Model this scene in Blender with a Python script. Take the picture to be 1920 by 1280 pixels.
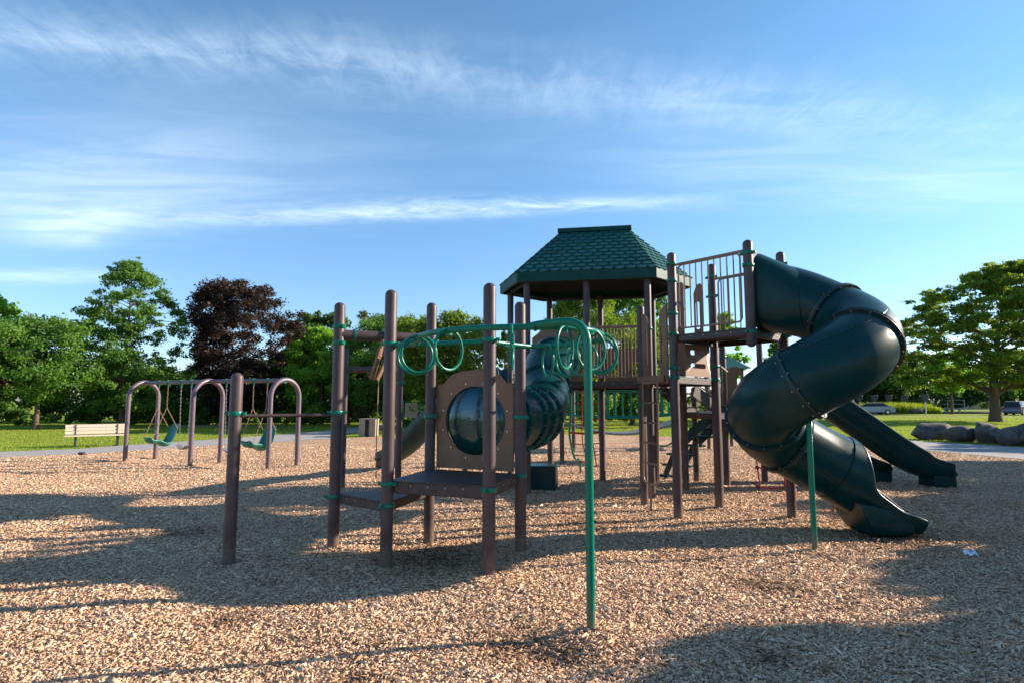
import bpy, bmesh, math, random
import numpy as np
from mathutils import Vector, Matrix
from mathutils.geometry import tessellate_polygon
R = math.radians
for o in list(bpy.data.objects): bpy.data.objects.remove(o)
SC = bpy.context.scene
COL = SC.collection

# ------------------------------------------------------------------ camera
cam = bpy.data.cameras.new('camera'); cam.sensor_width = 36.0; cam.lens = 36.0*1120/1920
cam.clip_start = 0.05; cam.clip_end = 3000
camo = bpy.data.objects.new('camera', cam); COL.objects.link(camo)
camo.location = (0, 0, 1.6); camo.rotation_euler = (R(90)+math.atan(112/1120), 0, 0)
SC.camera = camo

# ------------------------------------------------------------------ light
SUN_DIR = Vector((0.975, 0.225, 0)).normalized()     # where the sun stands, seen from above
SUN_EL = R(21.5)
sd = Vector((SUN_DIR.x*math.cos(SUN_EL), SUN_DIR.y*math.cos(SUN_EL), math.sin(SUN_EL)))
sun = bpy.data.lights.new('sun', 'SUN'); sun.energy = 5.0; sun.angle = R(0.55); sun.color = (1.0, 0.86, 0.70)
suno = bpy.data.objects.new('sun', sun); COL.objects.link(suno)
suno.rotation_euler = sd.to_track_quat('Z', 'Y').to_euler()
suno.location = (20, 5, 12)
SC.view_settings.view_transform = 'Standard'; SC.view_settings.look = 'None'
SC.view_settings.gamma = 1; SC.view_settings.exposure = 1.15

w = bpy.data.worlds.new('World'); SC.world = w; w.use_nodes = True
nt = w.node_tree; N = nt.nodes; L = nt.links
for n in list(N): N.remove(n)
def nn(t, **k):
    n = N.new(t)
    for a, b in k.items(): setattr(n, a, b)
    return n
out = nn('ShaderNodeOutputWorld'); bg = nn('ShaderNodeBackground')
sky = nn('ShaderNodeTexSky', sky_type='NISHITA', sun_disc=False)
sky.sun_elevation = SUN_EL; sky.sun_rotation = math.atan2(SUN_DIR.x, SUN_DIR.y)
sky.altitude = 200; sky.air_density = 1.0; sky.dust_density = 0.2; sky.ozone_density = 3.5
bg.inputs['Strength'].default_value = 0.098
def mth(op, a, b=None, c=None, clamp=False):
    m = nn('ShaderNodeMath', operation=op); m.use_clamp = clamp
    for i, v in enumerate((a, b, c)):
        if v is None: continue
        if isinstance(v, (int, float)): m.inputs[i].default_value = v
        else: L.new(v, m.inputs[i])
    return m.outputs[0]
tc = nn('ShaderNodeTexCoord'); sep = nn('ShaderNodeSeparateXYZ'); L.new(tc.outputs['Generated'], sep.inputs[0])
zc = mth('MAXIMUM', sep.outputs['Z'], 0.02)
px = mth('DIVIDE', sep.outputs['X'], zc); py = mth('DIVIDE', sep.outputs['Y'], zc)
comb = nn('ShaderNodeCombineXYZ'); L.new(px, comb.inputs[0]); L.new(py, comb.inputs[1])
def wnoise(rot, sx, sy, scale, detail, dist, rough=0.6, off=0.0):
    m = nn('ShaderNodeMapping'); L.new(comb.outputs[0], m.inputs[0])
    m.inputs['Rotation'].default_value = (0, 0, rot); m.inputs['Scale'].default_value = (sx, sy, 1); m.inputs['Location'].default_value = (off, off*.7, 0)
    n = nn('ShaderNodeTexNoise'); L.new(m.outputs[0], n.inputs['Vector'])
    n.inputs['Scale'].default_value = scale; n.inputs['Detail'].default_value = detail
    n.inputs['Distortion'].default_value = dist; n.inputs['Roughness'].default_value = rough
    return n.outputs['Fac']
def blob(cx, cy, rot, lx, ly, amp, soft=1.0):
    # elongated patch of cirrus: centre, direction and half lengths on the sky plane
    dx = mth('SUBTRACT', px, cx); dy = mth('SUBTRACT', py, cy)
    wob = mth('MULTIPLY', mth('SUBTRACT', warp, 0.5), ly*1.6)
    ca, sa = math.cos(rot), math.sin(rot)
    u = mth('ADD', mth('MULTIPLY', dx, ca/lx), mth('MULTIPLY', dy, sa/lx))
    v = mth('ADD', mth('MULTIPLY', dx, -sa/ly), mth('MULTIPLY', mth('ADD', dy, wob), ca/ly))
    d = mth('ADD', mth('POWER', mth('ABSOLUTE', u), 2.6), mth('MULTIPLY', v, v))
    return mth('MULTIPLY', mth('EXPONENT', mth('MULTIPLY', d, -1.0)), amp)
warp = wnoise(0.2, .55, 1.0, 1.6, 3, .3)
streak = wnoise(-0.15, 0.6, 2.4, 1.5, 10, 1.2, .62)
feather = wnoise(0.85, 3.2, 1.1, 2.6, 12, .8, .66, 3.1)
puff = wnoise(0.1, 1.0, 1.7, 3.2, 12, .6, .68, 7.7)
def sm(x, a, b):
    m = nn('ShaderNodeMapRange', interpolation_type='SMOOTHSTEP'); L.new(x, m.inputs['Value'])
    m.inputs['From Min'].default_value = a; m.inputs['From Max'].default_value = b
    return m.outputs['Result']
b1 = blob(.25, 1.84, .17, 2.1, .19, .46)            # long feathered band
b1b = blob(-1.0, 1.60, .16, .8, .08, .42)
b2 = blob(-.85, 3.14, -.10, 1.05, .12, .85)        # bright streak
b2b = blob(.1, 2.96, -.02, .85, .11, .75)
b3 = blob(-2.1, 2.75, -.30, 1.4, .60, 1.0)        # veil at the left
b3b = blob(-2.5, 3.35, -.6, .6, .22, 1.1)
b4 = blob(1.2, 2.45, .35, 1.1, .40, .7)            # thin veil at the right
b5 = blob(-3.75, 4.75, -.1, .7, .24, 1.0)
b6 = blob(2.1, 2.75, .1, .5, .28, .6)
fine = mth('ADD', mth('MULTIPLY', sm(feather, .32, .75), .55), mth('MULTIPLY', sm(puff, .3, .75), .55))
t1 = mth('MULTIPLY', mth('ADD', b1, b1b), mth('MULTIPLY', fine, .85))
t2 = mth('MULTIPLY', mth('ADD', b2, b2b), mth('MULTIPLY', sm(puff, .25, .75), 1.0))
st = sm(streak, .30, .68)
t3 = mth('MULTIPLY', mth('ADD', mth('ADD', b3, b3b), b5), mth('ADD', mth('MULTIPLY', mth('MULTIPLY', st, puff), .5), .30))
t4 = mth('MULTIPLY', mth('ADD', b4, b6), mth('ADD', mth('MULTIPLY', st, .25), .2))
base = mth('MULTIPLY', st, .02)
dens = mth('ADD', mth('ADD', t1, t2), mth('ADD', mth('ADD', t3, t4), base))
dens = mth('MULTIPLY', dens, sm(sep.outputs['Z'], .03, .16))
dens = mth('MULTIPLY', dens, .55, clamp=True)
tint = nn('ShaderNodeMix', data_type='RGBA', blend_type='MULTIPLY'); tint.inputs[0].default_value = 1
L.new(sky.outputs[0], tint.inputs[6])
tcol = nn('ShaderNodeCombineColor'); tcol.inputs[0].default_value = .87; tcol.inputs[2].default_value = 1.08
L.new(mth('MINIMUM', mth('MULTIPLY_ADD', sep.outputs['Z'], .42, .90), 1.08), tcol.inputs[1]); L.new(tcol.outputs[0], tint.inputs[7])
mix = nn('ShaderNodeMix', data_type='RGBA'); L.new(dens, mix.inputs[0]); L.new(tint.outputs[2], mix.inputs[6])
mix.inputs[7].default_value = (6.4, 7.5, 8.4, 1)
L.new(mix.outputs[2], bg.inputs['Color']); L.new(bg.outputs[0], out.inputs[0])

# ------------------------------------------------------------------ materials
def mat(name, col, rough=.5, spec=.5, noise=0.0, nscale=6.0, bump=0.0, bscale=40.0, metal=0.0, coat=0.0, dirt=None):
    m = bpy.data.materials.new(name); m.use_nodes = True
    t = m.node_tree; p = t.nodes['Principled BSDF']
    p.inputs['Base Color'].default_value = (*col, 1); p.inputs['Roughness'].default_value = rough
    p.inputs['Metallic'].default_value = metal; p.inputs['Specular IOR Level'].default_value = spec
    p.inputs['Coat Weight'].default_value = coat
    co = t.nodes.new('ShaderNodeTexCoord')
    if noise:
        n = t.nodes.new('ShaderNodeTexNoise'); n.inputs['Scale'].default_value = nscale; n.inputs['Detail'].default_value = 8
        n.inputs['Roughness'].default_value = .65
        t.links.new(co.outputs['Object'], n.inputs['Vector'])
        r = t.nodes.new('ShaderNodeValToRGB'); r.color_ramp.elements[0].position = .3; r.color_ramp.elements[1].position = .7
        d = dirt or [c*(1-noise) for c in col]
        r.color_ramp.elements[0].color = (*d, 1); r.color_ramp.elements[1].color = (*[min(1, c*(1+noise*.6)) for c in col], 1)
        t.links.new(n.outputs['Fac'], r.inputs[0]); t.links.new(r.outputs[0], p.inputs['Base Color'])
        mr = t.nodes.new('ShaderNodeMapRange'); t.links.new(n.outputs['Fac'], mr.inputs['Value'])
        mr.inputs['To Min'].default_value = min(1, rough+.12); mr.inputs['To Max'].default_value = max(.05, rough-.08)
        t.links.new(mr.outputs[0], p.inputs['Roughness'])
    if bump:
        n2 = t.nodes.new('ShaderNodeTexNoise'); n2.inputs['Scale'].default_value = bscale; n2.inputs['Detail'].default_value = 6
        t.links.new(co.outputs['Object'], n2.inputs['Vector'])
        b = t.nodes.new('ShaderNodeBump'); b.inputs['Strength'].default_value = bump; b.inputs['Distance'].default_value = .02
        t.links.new(n2.outputs['Fac'], b.inputs['Height']); t.links.new(b.outputs[0], p.inputs['Normal'])
    return m
M = {}
M['post'] = mat('brown_post_paint', (.080, .056, .058), .42, .30, .28, 5, .03, 60, dirt=(.060, .037, .036))
M['swingpost'] = mat('mauve_post_paint', (.125, .09, .11), .38, .5, .2, 5)
M['green'] = mat('green_enamel', (.001, .155, .10), .27, .28, .15, 9)
M['greencoat'] = mat('green_vinyl_coat', (.006, .15, .105), .38, .5, .12, 20)
M['slide'] = mat('dark_green_plastic', (.0015, .034, .035), .31, .22, .35, 2.2, .02, 26)
M['tube'] = mat('teal_green_plastic', (.004, .060, .058), .25, .5, .22, 2.5, .02, 30, coat=.15)
_m = M['tube']; _t = _m.node_tree; _p = _t.nodes['Principled BSDF']; _tr = _t.nodes.new('ShaderNodeBsdfTranslucent'); _tr.inputs[0].default_value = (.02, .46, .46, 1)
_mx = _t.nodes.new('ShaderNodeMixShader'); _mx.inputs[0].default_value = .42; _t.links.new(_p.outputs[0], _mx.inputs[1]); _t.links.new(_tr.outputs[0], _mx.inputs[2]); _t.links.new(_mx.outputs[0], _t.nodes['Material Output'].inputs[0])
M['flange'] = mat('dark_plastic_flange', (.004, .022, .024), .4)
M['bolt'] = mat('zinc_bolt', (.45, .44, .42), .3, metal=1)
for _k, _c in (('slide', (.010, .045, .043)), ('post', (.115, .090, .084)), ('swingpost', (.17, .13, .145))):     # scuffed, dusty patches and fine scratches
    _t = M[_k].node_tree; _p = _t.nodes['Principled BSDF']; _l = _p.inputs['Base Color'].links[0].from_socket
    _co = [n_ for n_ in _t.nodes if n_.type == 'TEX_COORD'][0]; _mp = _t.nodes.new('ShaderNodeMapping'); _mp.inputs['Scale'].default_value = (3.0, 3.0, 1.2) if _k == 'slide' else (9, 9, 2.2); _t.links.new(_co.outputs['Object'], _mp.inputs[0])
    _n = _t.nodes.new('ShaderNodeTexNoise'); _n.inputs['Scale'].default_value = 3.2; _n.inputs['Detail'].default_value = 12; _n.inputs['Roughness'].default_value = .78; _n.inputs['Distortion'].default_value = 1.2; _t.links.new(_mp.outputs[0], _n.inputs['Vector'])
    _r = _t.nodes.new('ShaderNodeMapRange'); _r.inputs['From Min'].default_value = .56; _r.inputs['From Max'].default_value = .74; _r.inputs['To Max'].default_value = .65; _t.links.new(_n.outputs['Fac'], _r.inputs['Value'])
    _x = _t.nodes.new('ShaderNodeMix'); _x.data_type = 'RGBA'; _x.inputs[7].default_value = (*_c, 1); _t.links.new(_r.outputs[0], _x.inputs[0]); _t.links.new(_l, _x.inputs[6]); _t.links.new(_x.outputs[2], _p.inputs['Base Color'])
for _k in ('post', 'swingpost', 'green'):      # mud and dust splashed on the lowest part of each post
    _t = M[_k].node_tree; _p = _t.nodes['Principled BSDF']; _l = _p.inputs['Base Color'].links[0].from_socket
    _co = [n_ for n_ in _t.nodes if n_.type == 'TEX_COORD'][0]; _s = _t.nodes.new('ShaderNodeSeparateXYZ'); _g = _t.nodes.new('ShaderNodeNewGeometry'); _t.links.new(_g.outputs['Position'], _s.inputs[0])
    _n = _t.nodes.new('ShaderNodeTexNoise'); _n.inputs['Scale'].default_value = 22; _n.inputs['Detail'].default_value = 8; _t.links.new(_co.outputs['Object'], _n.inputs['Vector'])
    _a = _t.nodes.new('ShaderNodeMath'); _a.operation = 'MULTIPLY_ADD'; _t.links.new(_n.outputs['Fac'], _a.inputs[0]); _a.inputs[1].default_value = -.5; _t.links.new(_s.outputs['Z'], _a.inputs[2])
    _r = _t.nodes.new('ShaderNodeMapRange'); _r.inputs['From Min'].default_value = .02; _r.inputs['From Max'].default_value = -.16; _r.inputs['To Min'].default_value = 0; _r.inputs['To Max'].default_value = .6; _t.links.new(_a.outputs[0], _r.inputs['Value'])
    _x = _t.nodes.new('ShaderNodeMix'); _x.data_type = 'RGBA'; _x.inputs[7].default_value = (.17, .12, .085, 1); _t.links.new(_r.outputs[0], _x.inputs[0]); _t.links.new(_l, _x.inputs[6]); _t.links.new(_x.outputs[2], _p.inputs['Base Color'])
M['tan'] = mat('tan_plastic_panel', (.225, .120, .070), .48, .4, .16, 7, .04, 160)
M['tanpipe'] = mat('tan_pipe_paint', (.24, .145, .09), .38, .5, .12, 14)
M['deck'] = mat('brown_vinyl_deck', (.050, .030, .028), .5, .5, .4, 10, .12, 120)
M['shingle'] = mat('green_plastic_shingle', (.011, .095, .090), .5, .35, .3, 7, .08, 90, dirt=(.012, .075, .07))
M['fascia'] = mat('green_roof_trim', (.003, .052, .044), .45, .18, .2, 5)
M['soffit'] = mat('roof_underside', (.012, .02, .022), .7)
M['red'] = mat('red_rope', (.35, .012, .02), .6, .4, .2, 60, .2, 300)
M['chain'] = mat('galvanised_chain', (.35, .33, .30), .4, metal=.9)
M['rope'] = mat('worn_rope', (.30, .2, .12), .8)
M['belt'] = mat('grey_rubber_belt', (.09, .09, .105), .55)
M['black'] = mat('black_rubber', (.012, .012, .013), .55)
M['plank'] = mat('pale_timber_plank', (.66, .54, .42), .7, .3, .18, 12, .15, 90)
M['slat'] = mat('weathered_slat', (.34, .27, .21), .75, .3, .25, 12, .15, 90)
M['iron'] = mat('dark_iron', (.03, .03, .033), .5)
M['concrete'] = mat('concrete_path_surface', (.34, .32, .31), .85, .3, .2, 3.5, .2, 60)
M['asphalt'] = mat('asphalt_surface', (.17, .165, .175), .85, .3, .25, 1.2, .1, 30)
M['stone'] = mat('boulder_stone', (.125, .112, .105), .85, .3, .55, 2.6, 1.0, 7)
M['bark'] = mat('tree_bark', (.14, .095, .07), .9, .2, .4, 14, .7, 30)
M['bridge'] = mat('grey_bridge_deck', (.20, .20, .21), .4, .5, .3, 12)
M['white'] = mat('white_paper', (.75, .77, .8), .7)
M['blue'] = mat('blue_print', (.08, .14, .4), .6)
M['silver'] = mat('silver_car_paint', (.36, .40, .45), .25, .5, coat=.6)
M['navy'] = mat('dark_blue_car_paint', (.045, .055, .09), .22, .5, coat=.7)
M['glass'] = mat('dark_car_glass', (.015, .018, .022), .08)
M['tyre'] = mat('tyre_rubber', (.018, .018, .018), .8)
M['redlamp'] = mat('red_tail_lamp', (.4, .02, .015), .25)
M['wall'] = mat('beige_wall_panel', (.48, .35, .24), .8, .3, .15, 5)
M['roofpink'] = mat('faded_pink_roof', (.36, .22, .2), .8, .3, .15, 5)
M['pale'] = mat('pale_painted_pole', (.5, .5, .48), .5)
M['sign'] = mat('dark_sign_head', (.05, .05, .06), .6)

def leafmat(name, c1, c2, trans=.45):
    m = bpy.data.materials.new(name); m.use_nodes = True; t = m.node_tree; t.nodes.clear()
    o = t.nodes.new('ShaderNodeOutputMaterial'); d = t.nodes.new('ShaderNodeBsdfPrincipled'); d.inputs['Roughness'].default_value = .55
    d.inputs['Specular IOR Level'].default_value = .25
    tr = t.nodes.new('ShaderNodeBsdfTranslucent'); mx = t.nodes.new('ShaderNodeMixShader'); mx.inputs[0].default_value = trans
    a = t.nodes.new('ShaderNodeAttribute'); a.attribute_name = 'tone'
    r = t.nodes.new('ShaderNodeValToRGB'); r.color_ramp.elements[0].color = (*c1, 1); r.color_ramp.elements[1].color = (*c2, 1)
    t.links.new(a.outputs['Fac'], r.inputs[0]); t.links.new(r.outputs[0], d.inputs['Base Color'])
    g = t.nodes.new('ShaderNodeMix'); g.data_type = 'RGBA'; g.blend_type = 'MULTIPLY'; g.inputs[0].default_value = 1
    t.links.new(r.outputs[0], g.inputs[6]); g.inputs[7].default_value = (1.5, 1.55, .55, 1)
    t.links.new(g.outputs[2], tr.inputs[0])
    t.links.new(d.outputs[0], mx.inputs[1]); t.links.new(tr.outputs[0], mx.inputs[2]); t.links.new(mx.outputs[0], o.inputs[0])
    return m
LF = {
 'mid': leafmat('green_leaves', (.055, .13, .03), (.16, .29, .055)),
 'dark': leafmat('dark_green_leaves', (.035, .08, .022), (.10, .18, .04)),
 'bright': leafmat('bright_green_leaves', (.10, .23, .03), (.24, .42, .06), .55),
 'yellow': leafmat('yellow_green_leaves', (.07, .13, .02), (.21, .28, .04), .5),
 'copper': leafmat('copper_leaves', (.020, .012, .012), (.070, .042, .037), .3),
 'purple': leafmat('purple_leaves', (.035, .015, .022), (.1, .045, .055), .3),
 'grey': leafmat('grey_green_leaves', (.07, .09, .04), (.16, .18, .08), .4),
 'grass': leafmat('grass_blades', (.16, .22, .03), (.32, .39, .06), .4),
}
# wood chips: each chip keeps its own wood tone
m = bpy.data.materials.new('wood_chip_tones'); m.use_nodes = True; t = m.node_tree; p = t.nodes['Principled BSDF']
a = t.nodes.new('ShaderNodeAttribute'); a.attribute_name = 'tone'; r = t.nodes.new('ShaderNodeValToRGB')
cr = r.color_ramp; cr.elements[0].position = 0; cr.elements[0].color = (.12, .07, .045, 1)
for q, c in ((.18, (.30, .18, .104)), (.45, (.53, .33, .198)), (.75, (.69, .46, .295))):
    e = cr.elements.new(q); e.color = (*c, 1)
cr.elements[-1].position = 1.0; cr.elements[-1].color = (.86, .645, .465, 1)
t.links.new(a.outputs['Fac'], r.inputs[0]); t.links.new(r.outputs[0], p.inputs['Base Color']); p.inputs['Roughness'].default_value = .8
p.inputs['Specular IOR Level'].default_value = .25
M['chips'] = m
# mulch sheet under and beyond the loose chips
m = bpy.data.materials.new('wood_mulch'); m.use_nodes = True; t = m.node_tree; p = t.nodes['Principled BSDF']
co = t.nodes.new('ShaderNodeTexCoord')
v = t.nodes.new('ShaderNodeTexVoronoi'); v.inputs['Scale'].default_value = 30; v.inputs['Randomness'].default_value = 1
mp = t.nodes.new('ShaderNodeMapping'); mp.inputs['Rotation'].default_value = (0, 0, .5); mp.inputs['Scale'].default_value = (.7, 1.3, 1)
n0 = t.nodes.new('ShaderNodeTexNoise'); n0.inputs['Scale'].default_value = 9; n0.inputs['Detail'].default_value = 3
ad = t.nodes.new('ShaderNodeMix'); ad.data_type = 'VECTOR'; ad.inputs[0].default_value = .06
t.links.new(co.outputs['Object'], n0.inputs['Vector']); t.links.new(co.outputs['Object'], ad.inputs[4]); t.links.new(n0.outputs['Color'], ad.inputs[5])
t.links.new(ad.outputs[1], mp.inputs[0]); t.links.new(mp.outputs[0], v.inputs['Vector'])
sp = t.nodes.new('ShaderNodeSeparateColor'); t.links.new(v.outputs['Color'], sp.inputs[0])
r = t.nodes.new('ShaderNodeValToRGB'); cr = r.color_ramp; cr.elements[0].color = (.12, .065, .04, 1); cr.elements[1].color = (.76, .55, .38, 1)
e = cr.elements.new(.35); e.color = (.46, .295, .183, 1); e = cr.elements.new(.7); e.color = (.61, .405, .262, 1)
t.links.new(sp.outputs[0], r.inputs[0])
n1 = t.nodes.new('ShaderNodeTexNoise'); n1.inputs['Scale'].default_value = .55; n1.inputs['Detail'].default_value = 6; t.links.new(co.outputs['Object'], n1.inputs['Vector'])
r1 = t.nodes.new('ShaderNodeValToRGB'); r1.color_ramp.elements[0].position = .3; r1.color_ramp.elements[0].color = (.78, .74, .70, 1); r1.color_ramp.elements[1].position = .7; r1.color_ramp.elements[1].color = (1.08, 1.05, 1.0, 1)
t.links.new(n1.outputs['Fac'], r1.inputs[0])
mm = t.nodes.new('ShaderNodeMix'); mm.data_type = 'RGBA'; mm.blend_type = 'MULTIPLY'; mm.inputs[0].default_value = 1
t.links.new(r.outputs[0], mm.inputs[6]); t.links.new(r1.outputs[0], mm.inputs[7]); t.links.new(mm.outputs[2], p.inputs['Base Color'])
bp = t.nodes.new('ShaderNodeBump'); bp.inputs['Strength'].default_value = .9; bp.inputs['Distance'].default_value = .02
t.links.new(sp.outputs[1], bp.inputs['Height']); t.links.new(bp.outputs[0], p.inputs['Normal'])
p.inputs['Roughness'].default_value = .85; p.inputs['Specular IOR Level'].default_value = .2
M['mulch'] = m
# lawn
m = bpy.data.materials.new('lawn_turf'); m.use_nodes = True; t = m.node_tree; p = t.nodes['Principled BSDF']
co = t.nodes.new('ShaderNodeTexCoord')
n1 = t.nodes.new('ShaderNodeTexNoise'); n1.inputs['Scale'].default_value = .35; n1.inputs['Detail'].default_value = 9; n1.inputs['Roughness'].default_value = .7
n2 = t.nodes.new('ShaderNodeTexNoise'); n2.inputs['Scale'].default_value = 14; n2.inputs['Detail'].default_value = 6
for n in (n1, n2): t.links.new(co.outputs['Object'], n.inputs['Vector'])
r = t.nodes.new('ShaderNodeValToRGB'); cr = r.color_ramp; cr.elements[0].position = .32; cr.elements[0].color = (.17, .205, .028, 1); cr.elements[1].position = .68; cr.elements[1].color = (.29, .34, .05, 1)
t.links.new(n1.outputs['Fac'], r.inputs[0])
r2 = t.nodes.new('ShaderNodeValToRGB'); r2.color_ramp.elements[0].position = .35; r2.color_ramp.elements[0].color = (.6, .65, .6, 1); r2.color_ramp.elements[1].position = .65; r2.color_ramp.elements[1].color = (1.25, 1.2, 1.1, 1)
t.links.new(n2.outputs['Fac'], r2.inputs[0])
mm = t.nodes.new('ShaderNodeMix'); mm.data_type = 'RGBA'; mm.blend_type = 'MULTIPLY'; mm.inputs[0].default_value = 1
t.links.new(r.outputs[0], mm.inputs[6]); t.links.new(r2.outputs[0], mm.inputs[7]); t.links.new(mm.outputs[2], p.inputs['Base Color'])
bp = t.nodes.new('ShaderNodeBump'); bp.inputs['Strength'].default_value = 1; bp.inputs['Distance'].default_value = .08
t.links.new(n2.outputs['Fac'], bp.inputs['Height']); t.links.new(bp.outputs[0], p.inputs['Normal']); p.inputs['Roughness'].default_value = .9
p.inputs['Specular IOR Level'].default_value = .15
M['lawn'] = m

# ------------------------------------------------------------------ mesh tools
V = Vector
WORLD = {}
def tag(o, label=None, cat=None, group=None, kind=None):
    if label: o['label'] = label
    if cat: o['category'] = cat
    if group: o['group'] = group
    if kind: o['kind'] = kind
    return o
def empty(name, loc, label, cat, group=None):
    o = bpy.data.objects.new(name, None); COL.objects.link(o); o.location = loc; o.empty_display_size = .2
    WORLD[o] = V(loc); return tag(o, label, cat, group)
def link(name, me, m, parent=None, origin=(0, 0, 0)):
    o = bpy.data.objects.new(name, me); COL.objects.link(o)
    if m: me.materials.append(m)
    org = V(origin); WORLD[o] = org
    if parent is not None:
        o.parent = parent; o.location = org - WORLD[parent]
    else: o.location = org
    return o
class MB:
    def __init__(s): s.v = []; s.f = []
    def add(s, vs, fs):
        b = len(s.v); s.v += [tuple(p) for p in vs]; s.f += [tuple(i+b for i in f) for f in fs]; return s
    def box(s, c, size, rz=0, tilt=None, bev=0.0):
        sx, sy, sz = [q/2 for q in size]; mt = Matrix.Rotation(rz, 3, 'Z')
        if tilt is not None: mt = tilt
        vs = [V(c)+mt @ V((a*sx, b*sy, d*sz)) for a in (-1, 1) for b in (-1, 1) for d in (-1, 1)]
        return s.add(vs, [(0, 1, 3, 2), (4, 6, 7, 5), (0, 4, 5, 1), (2, 3, 7, 6), (0, 2, 6, 4), (1, 5, 7, 3)])
    def loft(s, rings, closed=True, cap=True, loop=False):
        n = len(rings[0]); vs = [p for r_ in rings for p in r_]; fs = []
        m_ = len(rings)
        for i in range(m_ if loop else m_-1):
            j = (i+1) % m_
            for k in range(n if closed else n-1):
                k2 = (k+1) % n
                fs.append((i*n+k, i*n+k2, j*n+k2, j*n+k))
        if cap and closed and not loop:
            fs.append(tuple(range(n-1, -1, -1))); fs.append(tuple((m_-1)*n+k for k in range(n)))
        return s.add(vs, fs)
    def tube(s, path, r, seg=12, cap=True, loop=False, up=(0, 0, 1)):
        path = [V(p) for p in path]; rings = []; m_ = len(path); prev = None
        for i, p in enumerate(path):
            a = path[(i-1) % m_] if (loop or i > 0) else p; b = path[(i+1) % m_] if (loop or i < m_-1) else p
            t_ = (b-a).normalized()
            if prev is None:
                u_ = V(up)
                if abs(t_.dot(u_)) > .95: u_ = V((1, 0, 0))
                x = t_.cross(u_).normalized()
            else:
                x = (prev-t_*prev.dot(t_)).normalized()
            prev = x; y = t_.cross(x)
            rr = r[i] if isinstance(r, (list, tuple)) else r
            rings.append([p+(x*math.cos(2*math.pi*k/seg)+y*math.sin(2*math.pi*k/seg))*rr for k in range(seg)])
        return s.loft(rings, True, cap, loop)
    def post(s, x, y, z0, z1, r, seg=24, dome=True, dome_bot=False):
        rings = []
        if dome_bot:
            for k in range(7):
                a = math.pi/2*k/6; rings.append((z0+r*.9*(1-math.sin(a)), max(.001, r*math.sin(math.pi/2*k/6)) if k else .001))
            rings = [(z0+r*.9*(1-math.cos(math.pi/2*k/6)), max(.002, r*math.sin(math.pi/2*k/6))) for k in range(7)]
        else: rings = [(z0, r)]
        if dome: rings += [(z1-r*.9+r*.9*math.sin(math.pi/2*k/6), max(.002, r*math.cos(math.pi/2*k/6))) for k in range(7)]
        else: rings += [(z1, r)]
        return s.loft([[V((x+q*math.cos(2*math.pi*k/seg), y+q*math.sin(2*math.pi*k/seg), z)) for k in range(seg)] for z, q in rings])
    def poly(s, outer, holes, thick, T):
        # flat panel with holes; T maps (u, v, w) to the world, w runs through the thickness
        loops = [outer]+list(holes)
        tri = tessellate_polygon([[V((a_, b_, 0)) for a_, b_ in lp] for lp in loops])
        flat = [p for lp in loops for p in lp]; n = len(flat)
        vs = [T(a_, b_, thick/2) for a_, b_ in flat]+[T(a_, b_, -thick/2) for a_, b_ in flat]
        fs = [tuple(t_) for t_ in tri]+[tuple(i+n for i in reversed(t_)) for t_ in tri]
        o_ = 0
        for lp in loops:
            m_ = len(lp)
            for i in range(m_): j = (i+1) % m_; fs.append((o_+i, o_+j, o_+j+n, o_+i+n))
            o_ += m_
        return s.add(vs, fs)
    def prism(s, pts, z0, z1):
        n = len(pts)
        return s.add([(a_, b_, z0) for a_, b_ in pts]+[(a_, b_, z1) for a_, b_ in pts],
              [tuple(range(n-1, -1, -1)), tuple(range(n, 2*n))]+[(i, (i+1) % n, (i+1) % n+n, i+n) for i in range(n)])
    def build(s, name, m, parent=None, origin=None, smooth=38, bevel=0.0):
        me = bpy.data.meshes.new(name)
        if origin is None:
            a_ = np.array(s.v); lo = a_.min(0); hi = a_.max(0); origin = V(((lo[0]+hi[0])/2, (lo[1]+hi[1])/2, lo[2]))
        org = V(origin)
        me.from_pydata([V(p)-org for p in s.v], [], s.f)
        bm = bmesh.new(); bm.from_mesh(me); bmesh.ops.recalc_face_normals(bm, faces=bm.faces); bm.to_mesh(me); bm.free()
        if smooth:
            me.polygons.foreach_set('use_smooth', [True]*len(me.polygons)); me.set_sharp_from_angle(angle=R(smooth))
        o = link(name, me, m, parent, org)
        if bevel:
            b = o.modifiers.new('bevel', 'BEVEL'); b.width = bevel; b.segments = 2; b.limit_method = 'ANGLE'; b.angle_limit = R(40)
        return o
def embed(o, mb, m):
    # small fittings that belong to a part's own mesh, with their own material
    me = o.data; nv = len(me.vertices); nf = len(me.polygons); vs = [tuple(v_.co) for v_ in me.vertices]; fs = [tuple(p_.vertices) for p_ in me.polygons]
    sm_ = [p_.use_smooth for p_ in me.polygons]; mi = [p_.material_index for p_ in me.polygons]; mats = list(me.materials); org = WORLD[o]
    me2 = bpy.data.meshes.new(me.name)
    me2.from_pydata(vs+[tuple(V(q)-org) for q in mb.v], [], fs+[tuple(i+nv for i in f) for f in mb.f])
    for q in mats: me2.materials.append(q)
    if m not in mats: me2.materials.append(m)
    k = list(me2.materials).index(m)
    bm = bmesh.new(); bm.from_mesh(me2); bm.faces.ensure_lookup_table(); bmesh.ops.recalc_face_normals(bm, faces=bm.faces[nf:]); bm.to_mesh(me2); bm.free()
    me2.polygons.foreach_set('material_index', mi+[k]*len(mb.f)); me2.polygons.foreach_set('use_smooth', sm_+[True]*len(mb.f)); me2.set_sharp_from_angle(angle=R(38))
    o.data = me2; return o
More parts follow.
